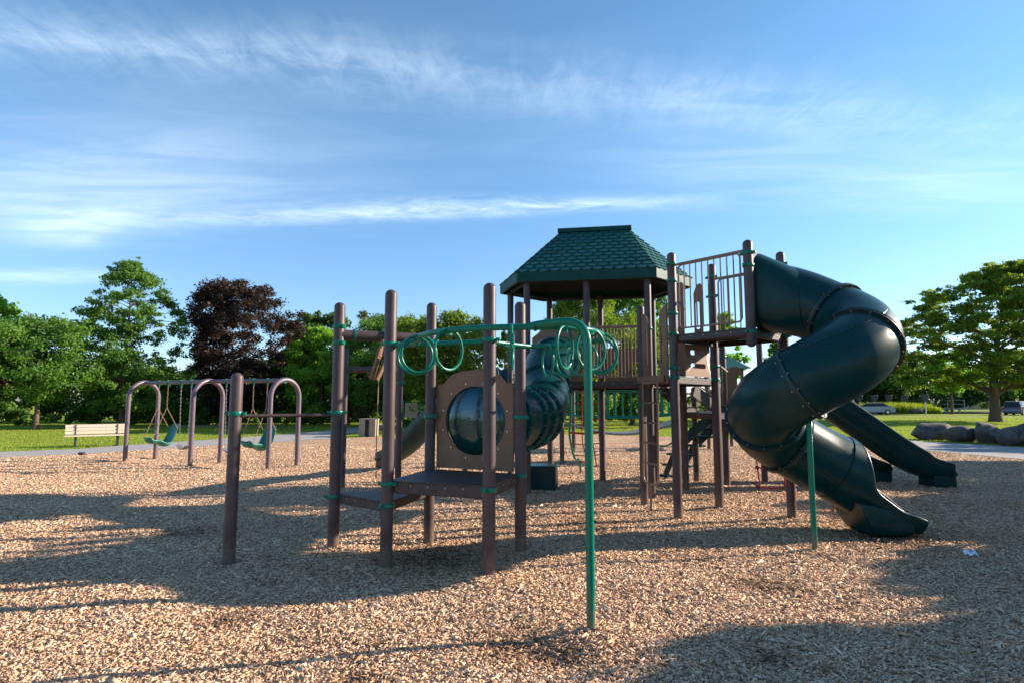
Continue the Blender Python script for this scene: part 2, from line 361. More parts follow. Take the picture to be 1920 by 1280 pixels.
def catmull(pts, n=8):
    pts = [V(p) for p in pts]; P_ = [pts[0]*2-pts[1]]+pts+[pts[-1]*2-pts[-2]]; o_ = []
    for i in range(1, len(P_)-2):
        for k in range(n):
            t_ = k/n; a_, b_, c_, d_ = P_[i-1], P_[i], P_[i+1], P_[i+2]
            o_.append(.5*((2*b_)+(-a_+c_)*t_+(2*a_-5*b_+4*c_-d_)*t_*t_+(-a_+3*b_-3*c_+d_)*t_**3))
    o_.append(pts[-1]); return o_
def arcpath(corners, rad, n=6):
    # polyline with rounded corners
    c = [V(p) for p in corners]; o_ = [c[0]]
    for i in range(1, len(c)-1):
        a_ = (c[i-1]-c[i]); b_ = (c[i+1]-c[i]); r_ = min(rad, a_.length*.49, b_.length*.49)
        p0 = c[i]+a_.normalized()*r_; p1 = c[i]+b_.normalized()*r_
        for k in range(n+1):
            t_ = k/n; o_.append(p0*(1-t_)**2+c[i]*2*t_*(1-t_)+p1*t_*t_)
    o_.append(c[-1]); return o_
def copytree(o, loc=None, rz=None, label=None, scale=None):
    def cp(q, par):
        c = q.copy(); COL.objects.link(c)
        if par is not None: c.parent = par
        for ch in [h for h in ALLCH.get(q, [])]: cp(ch, c)
        return c
    ALLCH = {}
    for q in COL.objects:
        if q.parent: ALLCH.setdefault(q.parent, []).append(q)
    c = cp(o, None)
    if loc is not None: c.location = loc
    if rz is not None: c.rotation_euler = (0, 0, rz)
    if scale is not None: c.scale = scale
    if label: c['label'] = label
    return c

# ------------------------------------------------------------------ ground
rng = np.random.default_rng(7); random.seed(7)
EDGE = [(-20.5, 6), (-19.5, 10), (-17.2, 14), (-14.56, 17.23), (-13.02, 18.6), (-11.79, 20.5), (-9.61, 23.7), (-7.81, 26.0), (-4.29, 29.3), (0, 30.3), (3.63, 29.4), (7.07, 27.6), (9.83, 25.4), (12.86, 22.4), (13.63, 19.83), (14.29, 16.9), (15.3, 13), (16.2, 8), (16.6, 4)]
ex = np.array([e[0] for e in EDGE]); ey = np.array([e[1] for e in EDGE])
def gz(x, y):
    x = np.asarray(x, float); y = np.asarray(y, float)
    z = .008+.016*np.sin(1.3*x+.7*y+1)*np.sin(.9*y-.4*x)+.010*np.sin(3.1*x+2)*np.sin(2.7*y+x)+.005*np.sin(7*x+1.7*y)*np.sin(6*y-2*x)
    for cx, cy, s_, h in ((-1.55, 6.35, .22, .05), (-.75, 6.5, .5, -.03), (.1, 4.05, .16, -.035), (.32, 3.9, .12, -.03), (4.6, 7.5, .5, -.035), (8.2, 11.6, .5, -.03), (-.2, 5.5, .2, .015), (-9.9, 16.9, .8, -.04), (-6.3, 15.1, .7, -.04), (-9.0, 16.3, .45, -.05), (-7.2, 15.5, .45, -.05), (-3.3, 15.0, .5, -.05),
        (-2.79, 6.07, .22, .03), (-2.79, 6.07, .10, -.045), (-1.91, 6.56, .24, .035), (-1.22, 5.96, .24, .04), (-1.22, 5.96, .10, -.03), (-.21, 5.56, .22, .035), (-.21, 5.56, .10, -.04), (.09, 6.51, .22, .035), (2.25, 8.28, .25, .03), (3.11, 9.16, .25, .03), (3.79, 8.28, .25, .03), (.545, 4.29, .14, .02)):
        z = z+h*np.exp(-((x-cx)**2+(y-cy)**2)/(2*s_*s_))
    d_ = np.interp(x, ex, ey)-y; inner = (d_ > 5) & (x > -13.5) & (x < 11)
    return np.where(inner, z, np.maximum(z, .008))
# lawn sheet to the horizon
me = bpy.data.meshes.new('lawn'); S_ = 1500
gx = np.concatenate([[-S_, -300], np.linspace(-80, 100, 46), [300, S_]]); gy = np.concatenate([[-200, -30], np.linspace(-10, 120, 40), [300, S_]])
vs = [(float(a_), float(b_), -.15 if (-16 < a_ < 13 and b_ > -12 and np.interp(a_, ex, ey)-b_ > 3.4) else 0.0) for b_ in gy for a_ in gx]; nx = len(gx)
me.from_pydata(vs, [], [(j*nx+i, j*nx+i+1, (j+1)*nx+i+1, (j+1)*nx+i) for j in range(len(gy)-1) for i in range(nx-1)])
tag(link('lawn', me, M['lawn']), 'mown green lawn around the playground', None, None, 'structure')
# mulch bed
me = bpy.data.meshes.new('mulch_bed'); NX, NY = 330, 300
xs = np.linspace(-20.5, 16.6, NX); ye = np.interp(xs, ex, ey)
tt = np.linspace(0, 1, NY)**1.25
X = np.repeat(xs[None, :], NY, 0); Y = -5+(ye[None, :]+5)*tt[:, None]
Z = gz(X, Y); fade = np.clip((ye[None, :]-Y)/.6, 0, 1); Z = .012+(Z-.012)*fade
me.from_pydata(np.stack([X, Y, Z], -1).reshape(-1, 3).tolist(), [], [(j*NX+i, j*NX+i+1, (j+1)*NX+i+1, (j+1)*NX+i) for j in range(NY-1) for i in range(NX-1)])
me.polygons.foreach_set('use_smooth', [True]*len(me.polygons))
tag(link('mulch_bed', me, M['mulch']), 'wood chip safety surface under the play equipment', None, None, 'structure')
def gzf(x, y): return float(gz(x, y))
# loose chips
def chips(n_tot):
    # density falls with distance; wide margins to the sides
    u = rng.random(n_tot*3); y = 1.2*(22/1.2)**(u**.80)
    x = (rng.random(n_tot*3)*2-1)*(y*1.02+1.6)
    keep = (x > -19) & (x < 15.5) & (y < np.interp(x, ex, ey)-.1)
    x = x[keep][:n_tot]; y = y[keep][:n_tot]; n = len(x)
    L_ = (.009+.020*rng.random(n)**1.8)*(1+.035*y)*np.where(rng.random(n) < .02, 2.2, 1.0); W_ = L_*(.11+.19*rng.random(n)); T_ = .0015+.003*rng.random(n)
    az = rng.random(n)*2*np.pi; pitch = rng.normal(0, .30, n); roll = rng.normal(0, .5, n)
    base_ = np.array([[-1, -1, -1], [-.8, 1, .4], [1, .7, -1], [.85, -.8, 1.0], [0, .2, 2.0]])
    loc = base_[None]*np.stack([L_, W_, T_], -1)[:, None, :]
    cy, sy = np.cos(roll), np.sin(roll); yy = loc[..., 1]*cy[:, None]-loc[..., 2]*sy[:, None]; zz = loc[..., 1]*sy[:, None]+loc[..., 2]*cy[:, None]
    cp_, sp_ = np.cos(pitch), np.sin(pitch); x2 = loc[..., 0]*cp_[:, None]-zz*sp_[:, None]; z2 = loc[..., 0]*sp_[:, None]+zz*cp_[:, None]
    ca, sa = np.cos(az), np.sin(az); x3 = x2*ca[:, None]-yy*sa[:, None]; y3 = x2*sa[:, None]+yy*ca[:, None]
    cz = gz(x, y)+.003+.011*rng.random(n)
    P_ = np.stack([x3+x[:, None], y3+y[:, None], z2+cz[:, None]], -1).reshape(-1, 3)
    fb = np.array([[0, 3, 4], [3, 2, 4], [2, 1, 4], [1, 0, 4], [0, 1, 2], [0, 2, 3]])
    F_ = (fb[None]+(np.arange(n)*5)[:, None, None]).reshape(-1, 3)
    # patches of darker, damper wood where the surface has been dug up
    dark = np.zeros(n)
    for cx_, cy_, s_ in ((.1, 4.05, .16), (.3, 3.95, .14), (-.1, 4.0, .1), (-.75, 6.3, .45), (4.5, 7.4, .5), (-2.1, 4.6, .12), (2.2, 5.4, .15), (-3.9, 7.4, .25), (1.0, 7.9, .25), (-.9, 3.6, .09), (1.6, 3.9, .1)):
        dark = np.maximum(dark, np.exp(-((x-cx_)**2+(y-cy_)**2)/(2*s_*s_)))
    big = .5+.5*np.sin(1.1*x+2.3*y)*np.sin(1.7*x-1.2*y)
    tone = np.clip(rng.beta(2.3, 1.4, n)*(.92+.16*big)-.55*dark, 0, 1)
    return P_, F_, np.repeat(tone, 6)
def fastmesh(name, P_, F_, tone, m):
    me = bpy.data.meshes.new(name); k = F_.shape[1]
    me.vertices.add(len(P_)); me.vertices.foreach_set('co', P_.astype(np.float32).ravel())
    me.loops.add(F_.size); me.loops.foreach_set('vertex_index', F_.astype(np.int32).ravel())
    me.polygons.add(len(F_)); me.polygons.foreach_set('loop_start', (np.arange(len(F_))*k).astype(np.int32))
    me.update(calc_edges=True)
    at = me.attributes.new('tone', 'FLOAT', 'FACE'); at.data.foreach_set('value', tone.astype(np.float32))
    me.validate(); me.materials.append(m); return me
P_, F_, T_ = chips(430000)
o = bpy.data.objects.new('wood_chips', fastmesh('wood_chips', P_, F_, T_, M['chips'])); COL.objects.link(o)
tag(o, 'loose tan wood chips covering the playground surface', None, None, 'stuff')
rg_ = np.random.default_rng(77); nl = 900; ly = 2+26*rg_.random(nl)**1.1; lxx = (rg_.random(nl)*2-1)*(ly*.95+1)
kk = (lxx > -19) & (lxx < 15) & (ly < np.interp(lxx, ex, ey)-.2); lxx, ly = lxx[kk], ly[kk]; nl = len(ly); az_ = rg_.random(nl)*6.28; ll = .018+.022*rg_.random(nl); lz = gz(lxx, ly)+.018
ca_, sa_ = np.cos(az_), np.sin(az_); q4 = np.array([[-1, 0, .1], [0, .55, .35], [1, 0, .15], [0, -.55, .30]])
P4_ = np.stack([np.stack([lxx+(q[0]*ca_-q[1]*sa_)*ll, ly+(q[0]*sa_+q[1]*ca_)*ll, lz+q[2]*ll], -1) for q in q4], 1).reshape(-1, 3)
FL_ = mat('fallen_leaf', (.19, .10, .035), .75, .3, .5, 3)
o = bpy.data.objects.new('fallen_leaves', fastmesh('fallen_leaves', P4_, np.arange(nl*4).reshape(-1, 4), rg_.random(nl), FL_)); COL.objects.link(o)
tag(o, 'dry brown leaves scattered over the wood chips', None, None, 'stuff')
def sheet(name, pts, z, m, label):
    b = MB(); n = len(pts); b.add([(a_, c_, z) for a_, c_ in pts], [tuple(range(n))])
    return tag(b.build(name, m, smooth=0, origin=(0, 0, 0)), label, None, None, 'structure')
sheet('path', [(-22.5, 6), (-21.6, 10), (-19.3, 15), (-16.25, 19.21), (-14.6, 20.4), (-14.2, 22.0), (-12.7, 25.2), (-10.9, 30), (-9.6, 36), (-9.4, 44), (-7.6, 44), (-7.8, 36), (-8.2, 30.5), (-8.3, 27.2), (-7.81, 26.02), (-9.61, 23.72), (-11.79, 20.52), (-13.02, 18.62), (-14.56, 17.25), (-17.2, 14.02), (-19.5, 10), (-20.5, 6)], .016, M['concrete'], 'grey concrete footpath curving past the swings')
sheet('path', [(16.2, 4), (15.9, 8), (14.9, 13), (14.0, 17), (13.4, 19.9), (12.7, 22.5), (9.83, 25.45), (11.5, 27.5), (14.5, 27), (16.3, 24.6), (17.2, 22.6), (18.1, 20.6), (18.8, 16), (19.3, 10), (19.5, 4)], .020, M['concrete'], 'grey concrete footpath beside the boulders')
sheet('road', [(30, 80), (34, 86), (44, 92), (140, 92), (140, 82), (60, 79.5)], .02, M['asphalt'], 'grey asphalt of the parking area')
sheet('path', [(-22, 38.5), (-15.2, 38.5), (-15.2, 41), (-22, 41)], .016, M['concrete'], 'pale paved strip by the trees')

# ------------------------------------------------------------------ main play structure
PS = empty('play_structure', (1.5, 8.0, 0), 'large brown and green play structure with shingled roof, ring climber, tunnel and spiral tube slide', 'play structure')
PR = .0605
def clamp(parent, x, y, z, ang=0, h=.042, name='clamp', r=PR):
    b = MB(); sg = 24; ro, ri = r+.011, r-.004
    ring = lambda q, zz: [V((x+q*math.cos(2*math.pi*k/sg), y+q*math.sin(2*math.pi*k/sg), zz)) for k in range(sg)]
    b.loft([ring(ri, z-h/2), ring(ro-.003, z-h/2), ring(ro, z-h/2+.004), ring(ro, z+h/2-.004), ring(ro-.003, z+h/2), ring(ri, z+h/2)], True, False)
    for s_ in (0, math.pi):
        a_ = ang+s_; cx = x+(ro+.014)*math.cos(a_); cy = y+(ro+.014)*math.sin(a_)
        b.box((cx, cy, z), (.042, .03, h*.8), a_)
        b.tube([(cx-.022*math.sin(a_), cy+.022*math.cos(a_), z), (cx+.022*math.sin(a_), cy-.022*math.cos(a_), z)], .011, 8)
    return b.build(name, M['green'], parent)
def post(x, y, z1, clamps=(), z0=-.3, m='post', r=PR, dome_bot=False, parent=PS):
    b = MB(); b.post(x, y, z0, z1, r, dome_bot=dome_bot)
    # seam of the pressed cap
    o = b.build('post', M[m], parent, origin=(x, y, max(z0, 0)))
    for c in clamps:
        z_, a_ = (c if isinstance(c, tuple) else (c, 0)); clamp(o, x, y, z_, a_, r=r)
    return o
P0 = (-2.79, 6.07); P1 = (-1.91, 6.56); P2 = (-1.22, 5.96); P3 = (-.21, 5.56); P4 = (.09, 6.51); P5 = (-.95, 7.0)
M1 = (2.06, 9.49); M2 = (2.25, 8.28); M3 = (3.11, 9.16); M4 = (4.08, 11.54); M5 = (3.16, 11.06); M6 = (3.74, 12.31); M7 = (3.79, 8.28); M8 = (2.98, 7.40)
F1 = (.27, 10.62); F2 = (1.32, 10.46); F3 = (2.36, 10.27); B1 = (.79, 12.47); B2 = (1.83, 12.25); B3 = (2.88, 12.12); LT = (-.03, 11.68); NP = (3.42, 10.02)
post(*P0, 1.89, [1.48]); post(*P1, 2.69, [(2.42, 2.3), (2.24, 2.3), 1.48, (.59, .3)])
post(*P2, 2.72, [(2.17, -.4), (.80, -.4), (.59, 1.0)]); post(*P3, 2.71, [(2.17, -.4), (.80, 1.2)]); post(*P4, 2.69, [(1.43, 2.5), (.81, 1.2)]); post(*P5, 2.76, [(1.43, 2.5), (2.30, 2.5), (.59, 1.0)])
post(-2.12, 11.3, 2.52, [1.95]); post(-3.15, 11.3, 2.6, [], r=.05)
post(*M1, 3.13, [(1.93, 1.5), (1.55, 0)]); post(*M2, 3.69, [(3.52, .7), (3.28, .7), (2.82, .7), (2.53, .7), (2.06, .7), (1.93, .7)])
post(*M3, 3.73, [(3.52, -.9), (3.22, -.9), (2.53, .7), (2.13, .2), (1.93, .7)]); post(*M4, 2.68, [(2.45, 0), (2.13, 0), (1.27, 0)])
post(*M5, 3.75, [(1.93, 0)]); post(*M6, 1.9); post(*M7, 3.70, [(3.52, -.9), (2.5, -.9)])
post(*M8, 3.63, [(3.46, -.9), (3.30, .6), (2.46, .6)], z0=2.27, dome_bot=True)
for q in (F1, F2, F3, B1, B2, B3, LT): post(*q, 3.80, [(2.85, .2), (1.93, .2)] if q in (F2, F3) else [(1.93, .2)])
post(*NP, 2.9, [(1.93, 0)]); post(5.05, 11.15, 2.9); post(5.05, 12.15, 2.9)
post(1.28, 15.5, 2.3, [(1.2, 0)]); post(1.92, 18.8, 2.4, [(1.2, 0)]); post(4.45, 15.7, 2.3, [(1.2, 0)])

def deck(pts, z, th=.075, name='deck', m='deck'):
    # plate with a skirt; corners are cut back for the posts
    cx = sum(p[0] for p in pts)/len(pts); cy = sum(p[1] for p in pts)/len(pts); o_ = []
    n = len(pts)
    for i, p in enumerate(pts):
        a_ = V(pts[i-1])-V(p); b_ = V(pts[(i+1) % n])-V(p)
        o_.append(V(p)+a_.normalized()*.075); o_.append(V(p)+b_.normalized()*.075)
    b = MB(); b.prism([(q.x, q.y) for q in o_], z-.012, z)
    # skirt plates around the edge
    for i in range(n):
        p = V((*o_[2*i+1], 0)); q = V((*o_[(2*i+2) % (2*n)], 0)); d = (q-p); ang = math.atan2(d.y, d.x)
        inn = V((cx, cy, 0))-(p+q)/2; inn.normalize()
        c = (p+q)/2+inn*.012; b.box((c.x, c.y, z-.014-th/2), (d.length*.99, .012, th), ang)
        c2 = (p+q)/2+inn*.04; b.box((c2.x, c2.y, z-.018-th), (d.length*.98, .05, .006), ang)
    o = b.build(name, M[m], PS, bevel=.003)
    # rows of bolt heads on the skirts
    bb = MB()
    for i in range(n):
        p = V((*o_[2*i+1], 0)); q = V((*o_[(2*i+2) % (2*n)], 0)); nrm = V(((q-p).y, -(q-p).x, 0)).normalized()
        if nrm.dot((p+q)/2-V((cx, cy, 0))) < 0: nrm = -nrm
        for k in range(1, 5):
            c = p.lerp(q, k/5)+nrm*-.004; bb.tube([(c.x, c.y, z-.04), (c.x+nrm.x*.009, c.y+nrm.y*.009, z-.04)], .008, 8)
    embed(o, bb, M['bolt'])
    return o
deck([P2, P3, P4, P5], .83, .10)
deck([P1, P2, P5], .62, .08, 'step_deck')
deck([M2, M3, NP, F3, M1], 1.95, .08)
deck([F1, F2, F3, M5, B3, B2, B1, LT], 1.95, .10)
deck([M2, M8, M7, M3], 2.52, .08, 'upper_deck')
deck([NP, (5.05, 11.15), (5.05, 12.15), M6, M5], 1.40, .08, 'lower_deck')
def plane_T(a_, b_):
    a3 = V((a_[0], a_[1], 0)); d = (V((b_[0], b_[1], 0))-a3).normalized(); nn_ = V((d.y, -d.x, 0))
    return lambda u, v, w_: a3+d*u+V((0, 0, v))+nn_*w_
def hand(a_, b_): return (V(b_)-V(a_)).length
def circle(cx, cy, r_, n=40, ry=None): return [(cx+r_*math.cos(2*math.pi*k/n), cy+(ry or r_)*math.sin(2*math.pi*k/n)) for k in range(n)]
def slot(x0, x1, y0, y1, n=6):
    r_ = min((x1-x0), (y1-y0))/2; pts = []
    for cx, cy, a0 in ((x1-r_, y1-r_, 0), (x0+r_, y1-r_, 90), (x0+r_, y0+r_, 180), (x1-r_, y0+r_, 270)):
        for k in range(n+1):
            a_ = R(a0+90*k/n); pts.append((cx+r_*math.cos(a_), cy+r_*math.sin(a_)))
    return pts
# tunnel panel between P5 and P4
T = plane_T((-.87, 7.02), (.02, 6.575)); WP = hand((-.87, 7.02), (.02, 6.575))
sh = [(0, .845), (WP, .845), (WP, 1.77), (WP-.03, 1.80)]
sh += [(WP-.08, 1.80)]+[(WP/2+(WP/2-.12)*math.cos(R(a_)), 1.80+.155*math.sin(R(a_))**.8) for a_ in range(12, 169, 12)]+[(.08, 1.80), (.03, 1.80), (0, 1.77)]
b = MB(); b.poly(sh, [circle(WP/2+.01, 1.385, .385, 56)], .022, T)
tp = b.build('tunnel_panel', M['tan'], PS, bevel=.002)
b = MB()
for k in range(12):
    a_ = R(15+30*k); c = T(WP/2+.01+.43*math.cos(a_), 1.385+.43*math.sin(a_), .012); d = T(0, 0, 1)-T(0, 0, 0); b.tube([c, c+d*.01], .011, 8)
embed(tp, b, M['bolt'])
_m = bpy.data.materials.new('scratched_clear_plastic'); _m.use_nodes = True; _t = _m.node_tree; _t.nodes.clear()
_o = _t.nodes.new('ShaderNodeOutputMaterial'); _tr = _t.nodes.new('ShaderNodeBsdfTransparent'); _tr.inputs[0].default_value = (.82, .92, .95, 1); _gl = _t.nodes.new('ShaderNodeBsdfGlossy'); _gl.inputs['Roughness'].default_value = .08; _gl.inputs[0].default_value = (.62, .85, 1.0, 1)
_fr = _t.nodes.new('ShaderNodeFresnel'); _fr.inputs[0].default_value = 1.9; _mx = _t.nodes.new('ShaderNodeMixShader'); _co = _t.nodes.new('ShaderNodeTexCoord'); _n = _t.nodes.new('ShaderNodeTexNoise'); _n.inputs['Scale'].default_value = 9; _n.inputs['Detail'].default_value = 12; _n.inputs['Distortion'].default_value = 2
_t.links.new(_co.outputs['Object'], _n.inputs['Vector']); _b = _t.nodes.new('ShaderNodeBump'); _b.inputs['Strength'].default_value = .10; _b.inputs['Distance'].default_value = .02; _t.links.new(_n.outputs['Fac'], _b.inputs['Height']); _t.links.new(_b.outputs[0], _gl.inputs['Normal'])
_a = _t.nodes.new('ShaderNodeMath'); _a.operation = 'MULTIPLY_ADD'; _a.use_clamp = True; _t.links.new(_fr.outputs[0], _a.inputs[0]); _a.inputs[1].default_value = .75; _a.inputs[2].default_value = .0; _t.links.new(_a.outputs[0], _mx.inputs[0])
_t.links.new(_tr.outputs[0], _mx.inputs[1]); _t.links.new(_gl.outputs[0], _mx.inputs[2]); _t.links.new(_mx.outputs[0], _o.inputs[0]); M['clear'] = _m
b = MB(); wc = T(WP/2+.01, 1.385, 0); wn = (T(0, 0, 1)-T(0, 0, 0)).normalized(); wu = (T(1, 0, 0)-T(0, 0, 0)).normalized()
b.loft([[wc+wn*(.09*math.cos(R(q))-.01)+(wu*math.cos(2*math.pi*k/40)+V((0, 0, 1))*math.sin(2*math.pi*k/40))*.386*math.sin(R(q)) for k in range(40)] for q in (.3, 8, 16, 28, 42, 56, 70, 82, 90)], True, False)
dome = b.build('bubble_window', M['clear'], tp, smooth=80)
# crawl tunnel: ribbed plastic tube from the panel up to the roofed deck
def tube_shell(path, r, seg=40, th=.02, seams=(), open_ends=True):
    path = [V(p) for p in path]; n = len(path); rings = []; prev = None; fr = []
    for i, p in enumerate(path):
        t_ = (path[min(n-1, i+1)]-path[max(0, i-1)]).normalized()
        x = t_.cross(V((0, 0, 1))).normalized(); y = x.cross(t_).normalized(); fr.append((p, t_, x, y))
    def rg(i, rad):
        p, t_, x, y = fr[i]; o_ = []
        rr = rad[i] if isinstance(rad, list) else rad
        for k in range(seg):
            q = rr-(.006 if k in seams else 0); a_ = 2*math.pi*k/seg; o_.append(p+x*q*math.cos(a_)+y*q*math.sin(a_))
        return o_
    rin = [q-th for q in r] if isinstance(r, list) else r-th
    b = MB(); b.loft([rg(i, r) for i in range(n)]+[rg(i, rin) for i in range(n-1, -1, -1)], True, False, True)
    return b, fr
def flange(parent, fr_i, r, w_=.055, h=.03, bolts=16, m='flange'):
    p, t_, x, y = fr_i; seg = 48; b = MB()
    ring = lambda q, s_: [p+t_*s_+(x*math.cos(2*math.pi*k/seg)+y*math.sin(2*math.pi*k/seg))*q for k in range(seg)]
    b.loft([ring(r-.004, -w_/2), ring(r+h, -w_/2), ring(r+h+.003, -w_/2+.006), ring(r+h-.004, -.003), ring(r+h-.004, .003), ring(r+h+.003, w_/2-.006), ring(r+h, w_/2), ring(r-.004, w_/2)], True, False)
    o = b.build('joint_ring', M[m], parent)
    b = MB()
    for k in range(bolts):
        a_ = 2*math.pi*(k+.5)/bolts; d = x*math.cos(a_)+y*math.sin(a_); c = p+d*(r+h*.45)
        b.tube([c-t_*(w_/2+.011), c+t_*(w_/2+.011)], .011, 8)
    embed(o, b, M['bolt'])
    return o
crawl = [(-.415, 6.81, 1.385), (-.30, 7.0, 1.385), (-.13, 7.28, 1.385), (.06, 7.65, 1.385), (.22, 8.03, 1.39), (.34, 8.42, 1.43), (.44, 8.85, 1.58), (.50, 9.22, 1.80), (.56, 9.62, 2.06), (.66, 10.05, 2.27), (.80, 10.5, 2.35)]
cpth = catmull(crawl, 6)
b, fr = tube_shell(cpth, .395, 44)
ct = b.build('crawl_tunnel', M['tube'], PS)
for i in (12, 18, 22, 27, 42): flange(ct, fr[i], .395, .05, .028, 16, 'tube')
# panel where the tunnel enters the roofed deck
T = plane_T((.36, 10.605), (1.23, 10.47)); WQ = hand((.36, 10.605), (1.23, 10.47))
b = MB(); b.poly([(0, 1.96), (WQ, 1.96), (WQ, 2.72), (WQ*.8, 2.86), (WQ*.2, 2.86), (0, 2.72)], [circle(WQ/2, 2.36, .375, 40)], .02, T)
b.build('tunnel_panel', M['tan'], PS)
b = MB(); b.box((.55, 11.2, .22), (.55, .5, .44), -.16); b.build('transfer_step', M['slide'], PS, bevel=.02)

def barrier(a_, b_, z0, z1, nb=8, m='tanpipe', inset=.08, name='barrier', rtop=.018, loops=True, parent=PS, z0b=None, z1b=None):
    A_ = V((a_[0], a_[1], 0)); B_ = V((b_[0], b_[1], 0)); d = (B_-A_); Ln = d.length; d.normalize()
    z0b = z0 if z0b is None else z0b; z1b = z1 if z1b is None else z1b
    lo = lambda s_: z0+(z0b-z0)*s_/Ln; hi = lambda s_: z1+(z1b-z1)*s_/Ln
    b = MB(); b.tube([A_+d*inset*.6+V((0, 0, hi(0))), A_+d*(Ln-inset*.6)+V((0, 0, hi(Ln)))], rtop, 10)
    if loops:
        s0, s1 = inset+.03, Ln-inset-.03
        cor = [(s0, hi(s0)-.018), (s0, lo(s0)), (s1, lo(s1)), (s1, hi(s1)-.018)]
        pts = [A_+d*s_+V((0, 0, z_)) for s_, z_ in [(Ln/2, hi(Ln/2)-.02)]+[cor[0], cor[1], cor[2], cor[3]]+[(Ln/2+.001, hi(Ln/2)-.02)]]
        b.tube(arcpath(pts, .07, 6), .0125, 8)
    else: b.tube([A_+d*inset+V((0, 0, lo(0))), A_+d*(Ln-inset)+V((0, 0, lo(Ln)))], .0125, 8)
    for k in range(1, nb+1):
        s_ = inset+.03+(Ln-2*inset-.06)*k/(nb+1); b.tube([A_+d*s_+V((0, 0, lo(s_))), A_+d*s_+V((0, 0, hi(s_)-.01))], .0095, 8)
    return b.build(name, M[m], parent)
barrier(M2, M8, 2.60, 3.50, 9); barrier(M3, M7, 2.60, 3.48, 9)
barrier(F2, F3, 2.02, 2.90, 13); barrier(F3, M1, 2.02, 2.90, 7); barrier(LT, F1, 2.02, 2.9, 8); barrier(B2, B1, 2.02, 2.9, 9)
barrier(M3, NP, 2.02, 2.9, 8)
# ladder and handgrip panels between M1 and M2
def gripshape(h, w_):
    o_ = [(0, 0), (w_, 0), (w_, h*.80)]+[(w_*(.0+1.0*math.cos(R(a_))), h*.80+h*.2*math.sin(R(a_))) for a_ in range(15, 91, 15)]+[(0, h)]
    return o_
mid = V(M1).lerp(V(M2), .5); dl = (V(M2)-V(M1)).normalized()
for s_, base_, m_ in ((1, V(M1)+dl*.05, 1), (-1, V(M2)-dl*.20, -1)):
    T0 = lambda u, v, w_, base_=base_, m_=m_: V((base_.x+dl.x*u*m_, base_.y+dl.y*u*m_, 1.86+v))+V((dl.y, -dl.x, 0))*(w_*1.0)
    b = MB(); b.poly(gripshape(1.12, .27), [slot(.16, .225, .28, .84)], .022, T0); b.build('handgrip_panel', M['tan'], PS, bevel=.002)
def ladder(x, y, dx, z0, z1, w_=.40, n=5, lean=0.0):
    b = MB(); d = V((math.cos(dx), math.sin(dx), 0)); nrm = V((math.sin(dx), -math.cos(dx), 0))
    def pt(s_, z): return V((x, y, 0))+d*s_+V((0, 0, z))+nrm*(lean*(z1-z)/(z1-z0))
    b.tube(arcpath([pt(-w_/2, z1), pt(-w_/2, z0), pt(w_/2, z0), pt(w_/2, z1)], .12, 7), .0165, 10)
    for k in range(1, n+1):
        z = z0+(z1-z0)*k/(n+.25); b.tube([pt(-w_/2, z), pt(w_/2, z)], .014, 8)
    return b, pt, nrm
lx = V(M1).lerp(V(M2), .47)+V((-dl.y, dl.x))*-.10
ang = math.atan2(dl.y, dl.x)
b, pt, nrm = ladder(2.06, 8.92, ang+.12, .40, 1.95, .44, 5, .03)
ld = b.build('rung_ladder', M['tanpipe'], PS)
b = MB(); b.tube([pt(0, .40), pt(0, -.2)], .016, 10); b.build('ladder_foot', M['tanpipe'], ld)
b = MB(); b.box(tuple(pt(0, 1.93)+V((0, 0, 0))), (.80, .02, .10), ang+.12); b.build('ladder_bracket', M['tan'], ld, bevel=.003)
# panel with slots under the upper deck
T = plane_T((2.47, 8.52), (2.97, 8.98)); WS = hand((2.47, 8.52), (2.97, 8.98))
b = MB(); b.poly([(0, 1.96), (WS, 1.96), (WS, 2.42), (0, 2.42)], [slot(.14, WS-.12, 2.27, 2.34), slot(.14, WS-.12, 2.08, 2.15)], .02, T); b.build('slotted_panel', M['tan'], PS, bevel=.002)
T = plane_T(B2, B3); WB = hand(B2, B3)
b = MB(); b.poly([(.08, 1.98), (WB-.08, 1.98), (WB-.08, 2.68), (.08, 2.68)], [slot(.2, .34, 2.06, 2.4), slot(.62, .78, 2.06, 2.4)], .02, T); b.build('slotted_panel', M['tan'], PS, bevel=.002)
# tall tan panels by M3
for p_, q_, h_ in (((2.90, 9.62), (3.2, 9.45), 3.5), ((2.56, 9.5), (2.80, 9.4), 3.5)):
    T = plane_T(p_, q_); b = MB(); b.poly([(.06, 2.0), (.20, 2.0), (.20, h_-.04), (.17, h_), (.11, h_-.03), (.06, h_-.16)], [slot(.09, .15, 2.75, 3.2)], .022, T); b.build('handgrip_panel', M['tan'], PS, bevel=.002)
# arched panel right of M4
T = plane_T(M4, (4.55, 11.45)); b = MB(); b.poly([(.06, 1.15), (.36, 1.15), (.36, 2.08)]+[(.21+.15*math.cos(R(a_)), 2.1+.17*math.sin(R(a_))) for a_ in range(10, 171, 16)]+[(.06, 2.1)], [slot(.25, .34, 1.72, 2.12)], .022, T); b.build('handgrip_panel', M['tan'], PS, bevel=.002)
